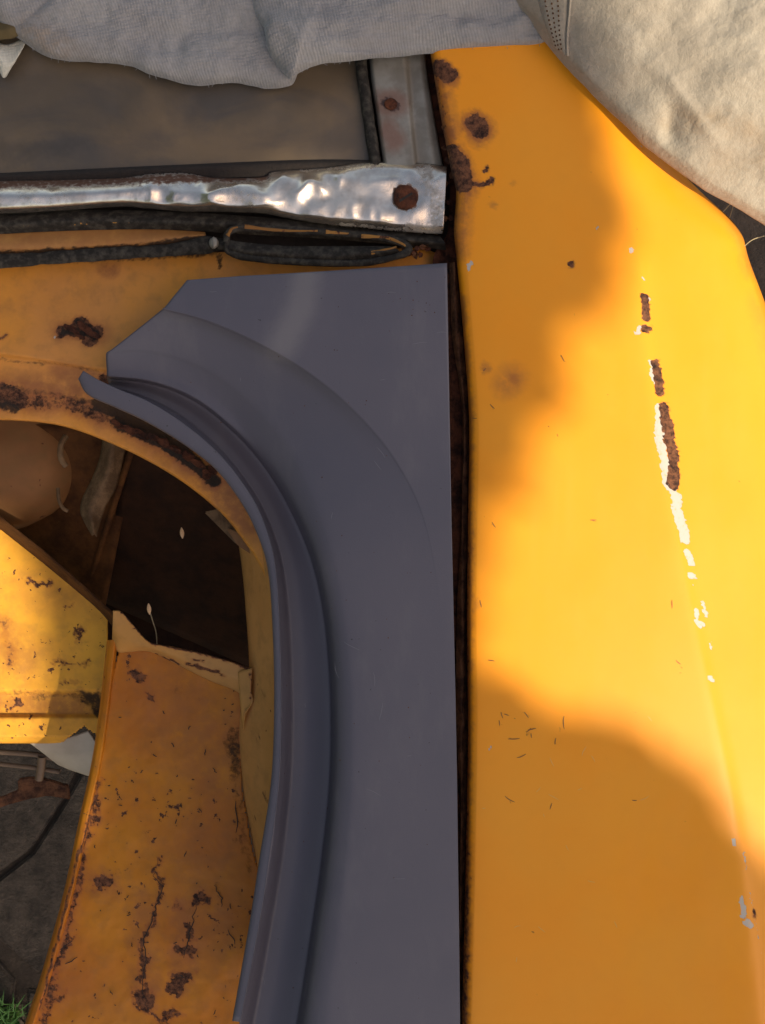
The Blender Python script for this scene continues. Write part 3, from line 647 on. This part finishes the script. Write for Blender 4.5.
def dents(X, Y):
    d = .0036*(1-2*np.abs(fbm(X*.03+5, Y*.035, 2)-.5)*2)*np.clip((X-130)/30, .15, 1) + .001*(fbm(X*.09, Y*.09, 2)-.5)
    tx = [p[0] for p in tt]; yc = np.interp(X, tx, [(p[1]+q[1])/2 for p, q in zip(tt, tb)]); hw = np.interp(X, tx, [(q[1]-p[1])/2 for p, q in zip(tt, tb)])
    for cx, cy, rx, ry, h in [(190, 188, 14, 10, -.003), (158, 193, 16, 9, -.0025), (215, 200, 10, 9, .0018), (150, 186, 10, 10, .002), (265, 186, 8, 9, -.0035), (285, 200, 12, 9, -.002), (306, 190, 9, 8, .002), (330, 196, 12, 12, -.0018), (352, 182, 12, 8, .0015), (345, 208, 14, 8, .001), (291, 181, 10, 9, .004), (309, 182, 8, 9, .0034), (322, 187, 9, 9, .003), (338, 178, 8, 8, .0025), (297, 199, 8, 7, .0025), (52, 185, 7, 6, -.0022), (378, 195, 15, 12, -.0015)]:
        d = d + h*np.exp(-((X-cx)/rx)**2-((Y-cy)/ry)**2)
    return d*np.clip(1.05-((Y-yc)/hw)**4, 0, 1)
tr = loft('bright_trim', [g0, g1, g2, g3, g4], 34, [5, 10, 10, 6], M['chrome'], car, along='cat', disp=dents, thick=.0008,
     wear=dict(rust=poly([(-90, 186), (0, 184), (60, 182), (130, 180), (200, 178), (265, 177)], 2, 7, .75)+[(300, 170, 380, 166, 1, 4, .4), (406, 197, 406, 197, 13, 3, .7), (432, 170, 436, 225, 1, 10, .3)],
               grime_shade=poly([(425, 172), (438, 200), (436, 230), (410, 230)], 4, 14, .5)+poly([(330, 224), (400, 230)], 1, 3, .5)+[(20, 195, 60, 195, 8, 12, .3), (225, 190, 255, 200, 5, 12, .35)]))
bt = blob('bolt_head', P(406, 197, -.001), (.0125, .0128, .0042), M['rust'], tr, n=20, noise=.06)
slab('bolt_slot', [(399, 200), (412, 192), (413, 194), (400, 202)], .0035, .002, M['joint'], bt, bev=0)
# rubber below the trim
loft('rubber_seal', [zz([(-90, 214), (0, 214), (90, 210), (180, 212), (270, 218), (340, 226), (440, 236)], -.018), zz([(-90, 224), (0, 224), (90, 220), (180, 222), (270, 226), (340, 234), (445, 243)], -.009), zz([(-90, 236), (0, 234), (90, 230), (180, 230), (240, 234), (340, 240), (446, 250)], -.02)], 30, 7, M['rubber'], car, along='cat',
     wear=dict(chip=[(20, 226, 140, 222, .2, 1.2, .42)]), disp=lambda X, Y: .002*(fbm(X*.03, Y*.1, 3)-.5))
loft('dirty_lip', [zz([(-90, 234), (0, 232), (90, 228), (150, 229), (205, 232)], -.022), zz([(-90, 246), (0, 246), (90, 244), (150, 240), (206, 235)], -.017), zz([(-90, 256), (0, 256), (90, 252), (150, 248), (208, 240)], -.024)], 24, 8, M['tan'], car, along='cat',
     wear=dict(stain_gleam=[(0, 240, 200, 236, 10, 5, .6)], grime_shade=poly([(0, 255), (90, 251), (150, 246), (205, 238)], 2, 5, .8)))
tube('lower_seal', [(-90, 262, -.018), (0, 261, -.018), (60, 257, -.018), (120, 253, -.018), (170, 250, -.018), (205, 245, -.018), (226, 244, -.018)], .0058, M['rubber'], car, n=120, rr=[.0075, .0078, .0065, .007, .006, .007, .009, .005], wob=.14, flat=.45)
blob('sealant_blob', P(214, 243, -.010), (.0045, .006, .003), M['alu'], car, n=10, noise=.3)
# loop of old rubber
lp = [(226, 243), (229, 232), (245, 228), (290, 230), (335, 233), (380, 237), (402, 243), (409, 249), (398, 256), (360, 263), (300, 262), (250, 258), (230, 252)]
tube('rubber_loop', zz(lp, -.006), .0036, M['rubber'], car, n=160, closed=True, wob=.2, flat=.7)
loft('rubber_loop_web', [zz([(229, 240), (250, 243), (290, 246), (340, 246), (390, 246)], -.009), zz([(229, 248), (250, 251), (290, 254), (340, 255), (398, 250)], -.003), zz([(232, 255), (250, 260), (300, 264), (350, 264), (402, 255)], -.010)], 20, 8, M['rubber'], car, along='cat',
     disp=lambda X, Y: .0015*(fbm(X*.04, Y*.12, 3)-.5))
for a in [[(244, 227), (270, 229), (290, 230), (318, 231)], [(325, 232), (348, 233)], [(362, 236), (385, 238), (401, 243), (405, 246)], [(372, 252), (388, 249), (396, 247)], [(227, 236), (231, 230), (237, 227)]]:
    tube('paint_streak', [(x+random.uniform(-1, 1), y+random.uniform(-.8, .8), -.0036) for x, y in a], .0014, M['ochre'], car, seg=6, n=30, flat=.35, wob=.9)
# rusty fragments by the corner
for i in range(34):
    a, b = (random.gauss(418, 14), random.gauss(252, 5)) if i < 16 else (random.gauss(447, 4), random.uniform(60, 225))
    pts = [(a+random.uniform(2, 4)*math.cos(t), b+random.uniform(1.5, 4)*math.sin(t), random.uniform(-.016, -.010)) for t in np.linspace(0, 5.4, 6)]
    slab('rust_flake', pts, 0, .002, M['rust_light'] if i % 3 == 0 else M['rust'], car, bev=0)

# ------------------------------------------------------------------ grey repair panel
panel = empty('repair_panel', tuple(P(300, 600, -.01)), 'grey primed curved wheel arch repair panel laid on the rusty yellow body', 'body panel')
A = dict(
 G1=[(110, 388), (146, 401), (180, 421), (212, 449), (240, 483), (260, 518), (273, 560), (279, 620), (281, 700), (279, 780), (270, 860), (258, 930), (241, 1020), (226, 1100)],
 G3=[(107, 379), (150, 384), (192, 400), (229, 428), (262, 464), (289, 508), (311, 560), (324, 620), (330, 700), (329, 780), (321, 860), (311, 930), (297, 1020), (284, 1100)],
 G4=[(106, 354), (152, 354), (201, 370), (244, 402), (280, 444), (306, 492), (327, 550), (340, 620), (347, 700), (347, 780), (341, 860), (332, 930), (319, 1020), (307, 1100)],
 G5=[(163, 309), (204, 320), (253, 341), (306, 372), (354, 412), (396, 462), (425, 522), (441, 610), (446, 700), (448, 780), (449, 860), (450, 930), (451, 1020), (452, 1100)],
 G6=[(187, 280), (240, 276), (310, 272), (380, 267.5), (447, 263), (449, 380), (451.5, 520), (453.5, 610), (455.5, 700), (457, 780), (458, 860), (459, 930), (460, 1020), (460, 1100)])
def lerp(a, b, t, z): return [(p[0]*(1-t)+q[0]*t, p[1]*(1-t)+q[1]*t, z) for p, q in zip(a, b)]
cz = [.006, .006, .006, .006, .005, .004, .002, .001, 0, 0, 0, 0, 0, 0]   # height of the step, dying out downwards
zr = .026
zo = .033
fade = [1.6, 1.7, 1.75, 1.6, 1.1, .5, .12, 0, 0, 0, 0, 0, 0, 0]
def zi(t): return [zo-.0135*(1-t)**.5*f for f in fade]            # steepest beside the crease, levelling to the ridge
def lz(a, b, t, zs): return [(p[0]*(1-t)+q[0]*t, p[1]*(1-t)+q[1]*t, z) for p, q, z in zip(a, b, zs)]
gg = [zz(A['G1'], .0135), lerp(A['G1'], A['G3'], .05, .006), lerp(A['G1'], A['G3'], .24, -.0165), lerp(A['G1'], A['G3'], .5, -.0160), lerp(A['G1'], A['G3'], .9, -.0100), zz(A['G3'], -.0090), lz(A['G3'], A['G4'], .12, [.002]*14),
      lz(A['G3'], A['G4'], .38, [z-.0085 for z in zi(0)]), lz(A['G4'], A['G5'], .0, [z-.0022 for z in zi(0)]), lz(A['G4'], A['G5'], .08, [z-.0006 for z in zi(.05)]),
      lz(A['G4'], A['G5'], .3, zi(.3)), lz(A['G4'], A['G5'], .65, zi(.65)), lz(A['G4'], A['G5'], .85, zi(.85)), lz(A['G4'], A['G5'], .99, zi(.99)), lz(A['G5'], A['G6'], .015, [zo]*14),
      [((p[0]+q[0])/2, (p[1]+q[1])/2, zo-(.0012 if i < 6 else .0001)) for i, (p, q) in enumerate(zip(A['G5'], A['G6']))], [(p[0], p[1], zo-.003 if i < 6 else zo-.0002) for i, p in enumerate(A['G6'])]]
al = ['cat']*15 + ['lin', 'lin']
skin = loft('panel_skin', gg, 16, [4, 4, 6, 6, 4, 5, 6, 5, 4, 6, 10, 8, 8, 3, 12, 14], M['primer'], panel, along=al, thick=.0012,
     wear=dict(stain_gleam=poly([(306, 275), (300, 310), (284, 345)], 6, 16, .8)))  # soft reflection painted on as a pale streak
sk = surf(skin)
pz = [bend(random.uniform(150, 440), random.uniform(290, 1000), random.uniform(4, 22), random.uniform(-.6, 2.2)) for _ in range(26)]
pz = [l for l in pz if all(sk(x, y, -9) > -1 for x, y in l)]
q_ = N('primer_scratch'); M['primer_scratch'] = q_.out((.15, .14, .15), .5)
k_ = ribbons('hairline_scratches', pz, M['primer_scratch'], skin, sk, .00022); k_['kind'] = 'stuff'
vs, fs = [], []
for _ in range(110):
    x, y = (random.gauss(410, 22), random.gauss(300, 12)) if _ < 18 else (random.uniform(130, 450), random.uniform(285, 1020))
    z = sk(x, y, -9)
    if z < -1: continue
    c_ = P(x, y, z+.0003); a_ = random.uniform(.0002, .0007); k = len(vs)
    vs += [tuple(c_+np.array([a_*math.cos(t)*random.uniform(.6, 1.3), a_*math.sin(t), 0])) for t in np.linspace(0, 5.2, 6)]; fs.append(tuple(range(k, k+6)))
me = bpy.data.meshes.new('dust_specks'); me.from_pydata(vs, [], fs); k_ = link('dust_specks', me, M['brown'], skin); k_['kind'] = 'stuff'
LO = [(78, 379), (88, 395), (116, 408), (146, 422), (183, 444), (215, 469), (238, 498), (254, 527), (267, 566), (272, 620), (274, 700), (271, 780), (259, 860), (249, 925), (232, 1021)]
LI = [(83, 371), (98, 380), (120, 390), (149, 402), (184, 424), (217, 452), (243, 484), (261, 516), (274, 560), (279, 620), (281, 700), (279, 780), (269, 860), (258, 930), (240, 1022)]
loft('flange_lip', [zz(LO, .010), lerp(LO, LI, .05, .0130), lerp(LO, LI, .5, .0150), lerp(LO, LI, .93, .0155), zz(LI, .0158), zz([(a+1.0, b) for a, b in LI], .012)], 14, [2, 4, 4, 2, 2], M['primer'], panel, along='cat', thick=.0012, wear={})

# ------------------------------------------------------------------ dust sheets
def folds(X, Y): return .015*(fbm(X*.012+3, Y*.025+2, 3)-.5) + .006*(fbm(X*.05, Y*.05, 3)-.5) - .003*np.exp(-(np.abs(vnoise(X*.010+.2*np.sin(Y*.05), Y*.016+8)-.5)/.10))
e = [(-90, -10), (-20, 14), (14, 36), (50, 58), (90, 62), (128, 66), (152, 76), (196, 85), (236, 82), (268, 87), (290, 84), (298, 70)]
top = [(-90, -130), (-40, -130), (10, -130), (50, -130), (90, -130), (128, -130), (150, -130), (190, -130), (215, -130), (235, -130), (250, -130), (258, -130)]
sheet = empty('dust_sheet', tuple(P(200, 0, .02)), 'grey woven fleece sheet in shade lying over the dirty window glass', 'dust sheet')
def clothloft(name, e, top, z0, z1, mat, parent, disp, wear, nn=26):
    return loft(name, [[(a, b-3, -.012+z0) for a, b in e], [(a, b+0, -.006+z0) for a, b in e], [(a*.99+c*.01, b*.975+d*.025, .002+z0) for (a, b), (c, d) in zip(e, top)],
                       [(a*.93+c*.07, b*.9+d*.1, .010+z0) for (a, b), (c, d) in zip(e, top)],
                       [(a*.6+c*.4, b*.6+d*.4, z0*.5+z1*.6) for (a, b), (c, d) in zip(e, top)], [(c, d, z1) for c, d in top]], nn, [3, 5, 10, 50, 20], mat, parent, along='cat', disp=disp, thick=.0015, wear=wear)
clothloft('cloth_layer', e, top, .0, .03, M['cloth_grey'], sheet, folds, dict(stain_gleam=poly([(0, 20), (30, 45), (90, 60)], 2, 14, .3)+[(30, 30, 60, 48, 6, 16, .7)]))
e2 = [(248, -20), (252, 8), (264, 30), (268, 50), (276, 62), (290, 78), (299, 72), (320, 66), (355, 62), (430, 52), (500, 48), (538, 46), (556, 36)]
t2 = [(300, -150), (310, -150), (320, -150), (335, -150), (345, -150), (360, -150), (375, -150), (395, -150), (420, -150), (450, -150), (490, -150), (520, -150), (560, -150)]
clothloft('cloth_fold', e2, t2, .018, .055, M['cloth_grey'], sheet, lambda X, Y: .020*(fbm(X*.012+13, Y*.03+2, 3)-.5)+.005*(fbm(X*.05, Y*.05, 3)-.5)-.003*np.exp(-(np.abs(vnoise(X*.009+4, Y*.03+8)-.5)/.10)), {})

# loose threads along the frayed edge
th = []
for L, zz_ in ((e, .004), (e2, .02)):
    W_ = catm(np.arange(len(L)), np.array(L, float), np.linspace(1, len(L)-1, 60))
    for x, y in W_:
        if random.random() < .5: th.append((x, y-1.5, zz_, bend(x, y-1.5, random.uniform(2, 6), random.uniform(.6, 2.6))))
fr = ribbons('frayed_threads', [t_[3] for t_ in th], M['cloth_grey'], sheet, lambda x, y: .004 if x < 262 else .020, .00028); fr['kind'] = 'stuff'

sheet2 = empty('dust_sheet', tuple(P(680, 60, .03)), 'cream sunlit fleece sheet with a stitched hem draped over the yellow wing corner', 'dust sheet')
e3 = [(470, -60), (508, -2), (532, 26), (556, 56), (580, 84), (610, 112), (642, 142), (675, 168), (706, 190), (740, 210), (775, 232), (830, 265)]
t3 = [(600, -160), (640, -150), (680, -140), (720, -120), (760, -100), (800, -80), (830, -60), (860, -40), (890, -20), (920, 10), (960, 40), (980, 90)]
def fold3(X, Y):
    d = .020*(fbm(X*.010+7, Y*.012+2, 3)-.5) + .006*(fbm(X*.04, Y*.04, 3)-.5)
    ax = (X-690)*.75+(Y-110)*.66
    d = d + .006*np.exp(-((ax)/60)**2-(((Y-110)*.75-(X-690)*.66+6*np.sin(X*.05))/9)**2)
    d = d - .007*np.exp(-((X-672)/9)**2-((Y-128)/16)**2)
    return d
def depthz(p): return -.02*np.clip((p[0]-680)/80, 0, 1.2)
G3 = [[(a-2, b-2, -.004+.02+depthz((a, b))) for a, b in e3], [(a, b, .012+.012+depthz((a, b))) for a, b in e3]]
for t, z in ((.03, .036), (.1, .047), (.3, .072), (.65, .10), (1, .10)):
    G3.append([(a*(1-t)+c*t, b*(1-t)+d*t, z+depthz((a, b))*(1-t)) for (a, b), (c, d) in zip(e3, t3)])
cl3 = loft('cloth_layer', G3, 24, [3, 5, 8, 30, 50, 20], M['cloth_cream'], sheet2, along='cat', disp=fold3, thick=.0018,
     wear=dict(stain_gleam=poly([(520, 0), (560, 55), (610, 112), (680, 170), (760, 222)], 2, 16, .55)+poly([(670, 120), (720, 120), (765, 135)], 3, 18, .7)+[(720, 170, 765, 160, 4, 25, .5)]))
# stitched hem band
hm_a = [(532, -40), (536, -10), (541, 12), (547, 30), (553, 46)]
hm_b = [(568, -40), (570, -10), (569, 12), (567, 34), (567, 56)]
from mathutils.bvhtree import BVHTree
_b = BVHTree.FromPolygons([v.co for v in cl3.data.vertices], [p.vertices for p in cl3.data.polygons])
def drop(px, py):
    d = Vector(P(px, py, 0)) - Vector((0, 0, CAMZ)); h = _b.ray_cast(Vector((0, 0, CAMZ)), d.normalized()); return h[0].z if h[0] else .05
def rs(l, n_=9): return [tuple(q) for q in catm(np.arange(len(l)), np.array(l, float), np.linspace(0, len(l)-1, n_))]
hm_a, hm_b = rs(hm_a), rs(hm_b)
rows = []
for q in np.linspace(0, 1, 7):
    rows.append([(a*(1-q)+c*q, b*(1-q)+d*q, drop(a*(1-q)+c*q, b*(1-q)+d*q)+.0012+(.0018 if 0 < q < 1 else -.001)) for (a, b), (c, d) in zip(hm_a, hm_b)])
loft('hem_band', rows, 6, 3, M['cloth_cream'], sheet2, along='cat', thick=.001, wear={})
loft('hem_seam', [[(a+dx, b, drop(a+dx, b)+.001+dz) for a, b in hm_b] for dx, dz in ((-1.5, 0), (0, .003), (2, 0))], 6, 3, M['cloth_cream'], sheet2, along='cat', thick=.001, wear={})
vs, fs = [], []
for k in range(17):
    for q in (.22, .42, .62):
        t = (k+.5*(q == .42)+.3)/17*8; i = min(int(t), 7); f = t-i
        a = [hm_a[i][j]*(1-f)+hm_a[i+1][j]*f for j in (0, 1)]; b = [hm_b[i][j]*(1-f)+hm_b[i+1][j]*f for j in (0, 1)]
        xx, yy = a[0]*(1-q)+b[0]*q, a[1]*(1-q)+b[1]*q; c = P(xx, yy, drop(xx, yy)+.0036); n0 = len(vs)
        for s in range(8): vs.append((c[0]+.0008*math.cos(s*math.pi/4), c[1]+.0011*math.sin(s*math.pi/4), c[2]+.0001))
        fs.append(tuple(range(n0, n0+8)))
me = bpy.data.meshes.new('hem_holes'); me.from_pydata(vs, [], fs)
h = link('hem_holes', me, M['brown'], sheet2); h['kind'] = 'stuff'

# small pale torn rag and twist at the far left
rag = loft('rag', [[(-40, 50, -.010), (-5, 68, -.010), (4, 78, -.012), (12, 66, -.012)], [(-40, 44, .0), (-5, 56, .0), (10, 62, -.002), (22, 50, -.004)], [(-40, 38, -.01), (-5, 42, -.008), (8, 44, -.008), (28, 36, -.01)]], 12, 8, M['rag'], None, along='cat', thick=.001, wear={},
     disp=lambda X, Y: .003*(fbm(X*.15, Y*.1, 2)-.5))
setp(rag, 'small white torn rag end poking from under the grey sheet at the far left', 'rag')
olive = loft('leather_strip', [[(-40, 46, -.004), (0, 40, .002), (14, 38, .002), (26, 30, -.002)], [(-40, 38, .0), (0, 30, .008), (12, 28, .008), (20, 24, .002)], [(-40, 30, -.004), (-2, 18, .0), (6, 16, .0), (12, 16, -.002)]], 12, 8, M['olive'], None, along='cat', thick=.001)
setp(olive, 'olive brown strip folded beside the white rag under the grey sheet', 'strip')

# ------------------------------------------------------------------ loose bits
def petal(px, py, z, w_, h_, rot, label):
    n_ = 8; V = np.zeros((n_, 9, 3)); c = P(px, py, z)
    for i in range(n_):
        t = i/(n_-1)
        for j in range(9):
            a = 2*math.pi*j/8; r = math.sin(math.pi*min(.97, max(.03, t)))**.8
            x, y = w_*r*math.cos(a), (t-.5)*2*h_; V[i, j] = c+np.array([x*math.cos(rot)-y*math.sin(rot), x*math.sin(rot)+y*math.cos(rot), w_*.5*r*math.sin(a)])
    o = gridmesh('seed_husk', V, M['dry']); setp(o, label, 'seed husk', 'dry seed husks caught in the dark cavity'); return o
petal(182, 533, -.10, .0024, .0062, .1, 'pale dry seed husk hanging in the middle of the dark cavity')
petal(149, 609, -.09, .0024, .0062, .1, 'reddish dry seed husk hanging just above the corner of the rusty plate')
sp = tube('dry_sprig', [(150, 612, -.132), (153, 622, -.13), (156, 632, -.13), (157, 644, -.13)], .0006, M['straw'], None, seg=6, n=12)
setp(sp, 'thin dry sprig standing behind the flange of the rusty plate', 'sprig')
for i, pts in enumerate(([(708, 203), (718, 215), (734, 200)], [(716, 246), (728, 222), (736, 196)], [(740, 250), (752, 240), (764, 236)])):
    s = tube('grass_stalk', [(x, y, -.03-.01*k) for k, (x, y) in enumerate(pts)], .0005, M['straw'], None, seg=6, n=12)
    setp(s, ['dry straw stalk beside the sheet edge, nearest the yellow corner', 'long dry straw stalk rising across the dark gap by the sheet', 'dry straw stalk at the right edge below the sheet'][i], 'straw stalk', 'straw stalks in the dark gap')

# ------------------------------------------------------------------ added unseen leaf canopy, shaped to cast the shade and leave sun patches
S = np.array([SUN.x/SUN.z, SUN.y/SUN.z])
def lit(poly_px, z):
    out = []
    for x, y in poly_px:
        p = P(x, y, z); out.append((p[0]-z*S[0], p[1]-z*S[1]))
    return np.array(out)
L1 = lit([(495, -420), (515, 0), (545, 30), (577, 62), (588, 120), (612, 200), (600, 290), (560, 345), (548, 400), (508, 440), (500, 490), (468, 540), (461, 575), (460, 662), (500, 686), (545, 716), (590, 734), (612, 728), (660, 752), (700, 790), (740, 850), (800, 890), (960, 940), (960, -420)], .012)
L2 = lit([(-190, 420), (0, 495), (34, 555), (50, 600), (56, 660), (62, 700), (60, 745), (30, 780), (-190, 800)], -.235)
L3 = lit([(225, 172), (285, 155), (350, 155), (395, 172), (392, 208), (345, 228), (290, 220), (235, 205)], 0)
def inpoly(p, X, Y):
    c = np.zeros(X.shape, bool); n_ = len(p)
    for i in range(n_):
        xa, ya = p[i]; xb, yb = p[(i+1) % n_]
        c ^= ((ya > Y) != (yb > Y)) & (X < (xb-xa)*(Y-ya)/(yb-ya+1e-12)+xa)
    return c
NL = 30000
U = rng.uniform(-1.15, 1.35, NL*2); Vv = rng.uniform(-1.15, .95, NL*2)
keep = np.ones(len(U), bool)
for Lp in (L1, L2, L3): keep &= ~inpoly(Lp, U, Vv)  # leaves left out where sun should fall on the car
ell = ((U-.1)/1.15)**2+((Vv+.1)/1.02)**2 + .25*(fbm(U*4+20, Vv*4+20, 3)-.5)*2 < 1
keep &= ell
U, Vv = U[keep][:NL], Vv[keep][:NL]
Zl = rng.uniform(2.3, 3.3, len(U)); C = np.stack([U+Zl*S[0], Vv+Zl*S[1], Zl], 1)
added_shade_tree = empty('added_shade_tree', (3.0, -3.0, GZ), 'added unseen leafy canopy on a trunk at the lower right, cut to shape the shade on the car', 'added_shade_tree')
a1 = rng.normal(size=(len(U), 3)); a1 /= np.linalg.norm(a1, axis=1)[:, None]
nn_ = np.array(SUN)[None]+.5*rng.normal(size=(len(U), 3)); nn_ /= np.linalg.norm(nn_, axis=1)[:, None]
a1 = np.cross(nn_, a1); a1 /= np.linalg.norm(a1, axis=1)[:, None]; a2 = np.cross(nn_, a1)
ls = rng.uniform(.016, .026, len(U))[:, None]
quad = np.stack([C-a1*ls*1.3, C-a2*ls*.7, C+a1*ls*1.3, C+a2*ls*.7], 1).reshape(-1, 3)
me = bpy.data.meshes.new('cut_crown'); nq = len(U)
me.vertices.add(nq*4); me.vertices.foreach_set('co', quad.ravel()); me.loops.add(nq*4); me.loops.foreach_set('vertex_index', np.arange(nq*4, dtype=np.int32))
me.polygons.add(nq); me.polygons.foreach_set('loop_start', np.arange(0, nq*4, 4, dtype=np.int32)); me.update(calc_edges=True); me.validate()
cr = link('cut_crown', me, M['leaf'], added_shade_tree); cr['kind'] = 'stuff'
def limb(nm, pts, rr):
    W = np.array(pts, float); n_ = 24
    Cc = catm(np.arange(len(W)), W, np.linspace(0, len(W)-1, n_)); T = np.gradient(Cc, axis=0); T /= np.linalg.norm(T, axis=1)[:, None]
    Sx = np.cross(T, [0.3, 1, .2]); Sx /= np.linalg.norm(Sx, axis=1)[:, None]; Nn = np.cross(Sx, T)
    ang = np.linspace(0, 2*np.pi, 13); rad = np.linspace(rr[0], rr[1], n_)
    gridmesh(nm, Cc[:, None]+rad[:, None, None]*(np.cos(ang)[None, :, None]*Sx[:, None]+np.sin(ang)[None, :, None]*Nn[:, None]), M['bark'], added_shade_tree)
limb('trunk', [(3.0, -3.0, GZ), (2.95, -2.95, .6), (2.8, -2.8, 1.4), (2.7, -2.6, 2.1)], (.16, .10))
limb('branch', [(2.7, -2.6, 2.1), (2.45, -2.4, 2.4), (2.2, -2.2, 2.6), (1.95, -1.98, 2.75)], (.08, .02))
limb('branch', [(2.7, -2.6, 2.1), (2.5, -2.55, 2.5), (2.3, -2.5, 2.7), (2.1, -2.45, 2.8)], (.07, .02))

# added unseen leaf wall at the left, dimming sky light from that side
added_shade_hedge = empty('added_shade_hedge', (-1.75, -.6, GZ), 'added unseen dark green leaf wall dimming the sky light on the left of the car', 'added_shade_hedge')
nh = 26000
hx = -1.55-rng.random(nh)**2*.45; hy = rng.uniform(-2.6, 1.8, nh); hzz = rng.uniform(GZ, 1.75, nh)
C = np.stack([hx+.08*(fbm(hy*3, hzz*3, 3)-.5)*2, hy, hzz+.12*(fbm(hy*2, hx*0, 3)-.5)], 1)
nn_ = np.array([1, 0, .4])[None]+.8*rng.normal(size=(nh, 3)); nn_ /= np.linalg.norm(nn_, axis=1)[:, None]
a1 = np.cross(nn_, rng.normal(size=(nh, 3))); a1 /= np.linalg.norm(a1, axis=1)[:, None]; a2 = np.cross(nn_, a1)
ls = rng.uniform(.02, .035, nh)[:, None]
quad = np.stack([C-a1*ls*1.3, C-a2*ls*.7, C+a1*ls*1.3, C+a2*ls*.7], 1).reshape(-1, 3)
me = bpy.data.meshes.new('foliage'); me.vertices.add(nh*4); me.vertices.foreach_set('co', quad.ravel()); me.loops.add(nh*4); me.loops.foreach_set('vertex_index', np.arange(nh*4, dtype=np.int32))
me.polygons.add(nh); me.polygons.foreach_set('loop_start', np.arange(0, nh*4, 4, dtype=np.int32)); me.update(calc_edges=True); me.validate()
hf = link('foliage', me, M['leaf'], added_shade_hedge); hf['kind'] = 'stuff'
for k in range(9):
    y = -2.5+k*.5; W = np.array([(-1.8, y, GZ), (-1.78, y+.05, .3), (-1.8, y-.04, 1.2)])
    Cc = catm(np.arange(3), W, np.linspace(0, 2, 10)); ang = np.linspace(0, 2*np.pi, 9); rad = np.linspace(.02, .006, 10)
    gridmesh('stem', Cc[:, None]+rad[:, None, None]*np.stack([np.cos(ang), np.sin(ang), ang*0], -1)[None], M['bark'], added_shade_hedge)
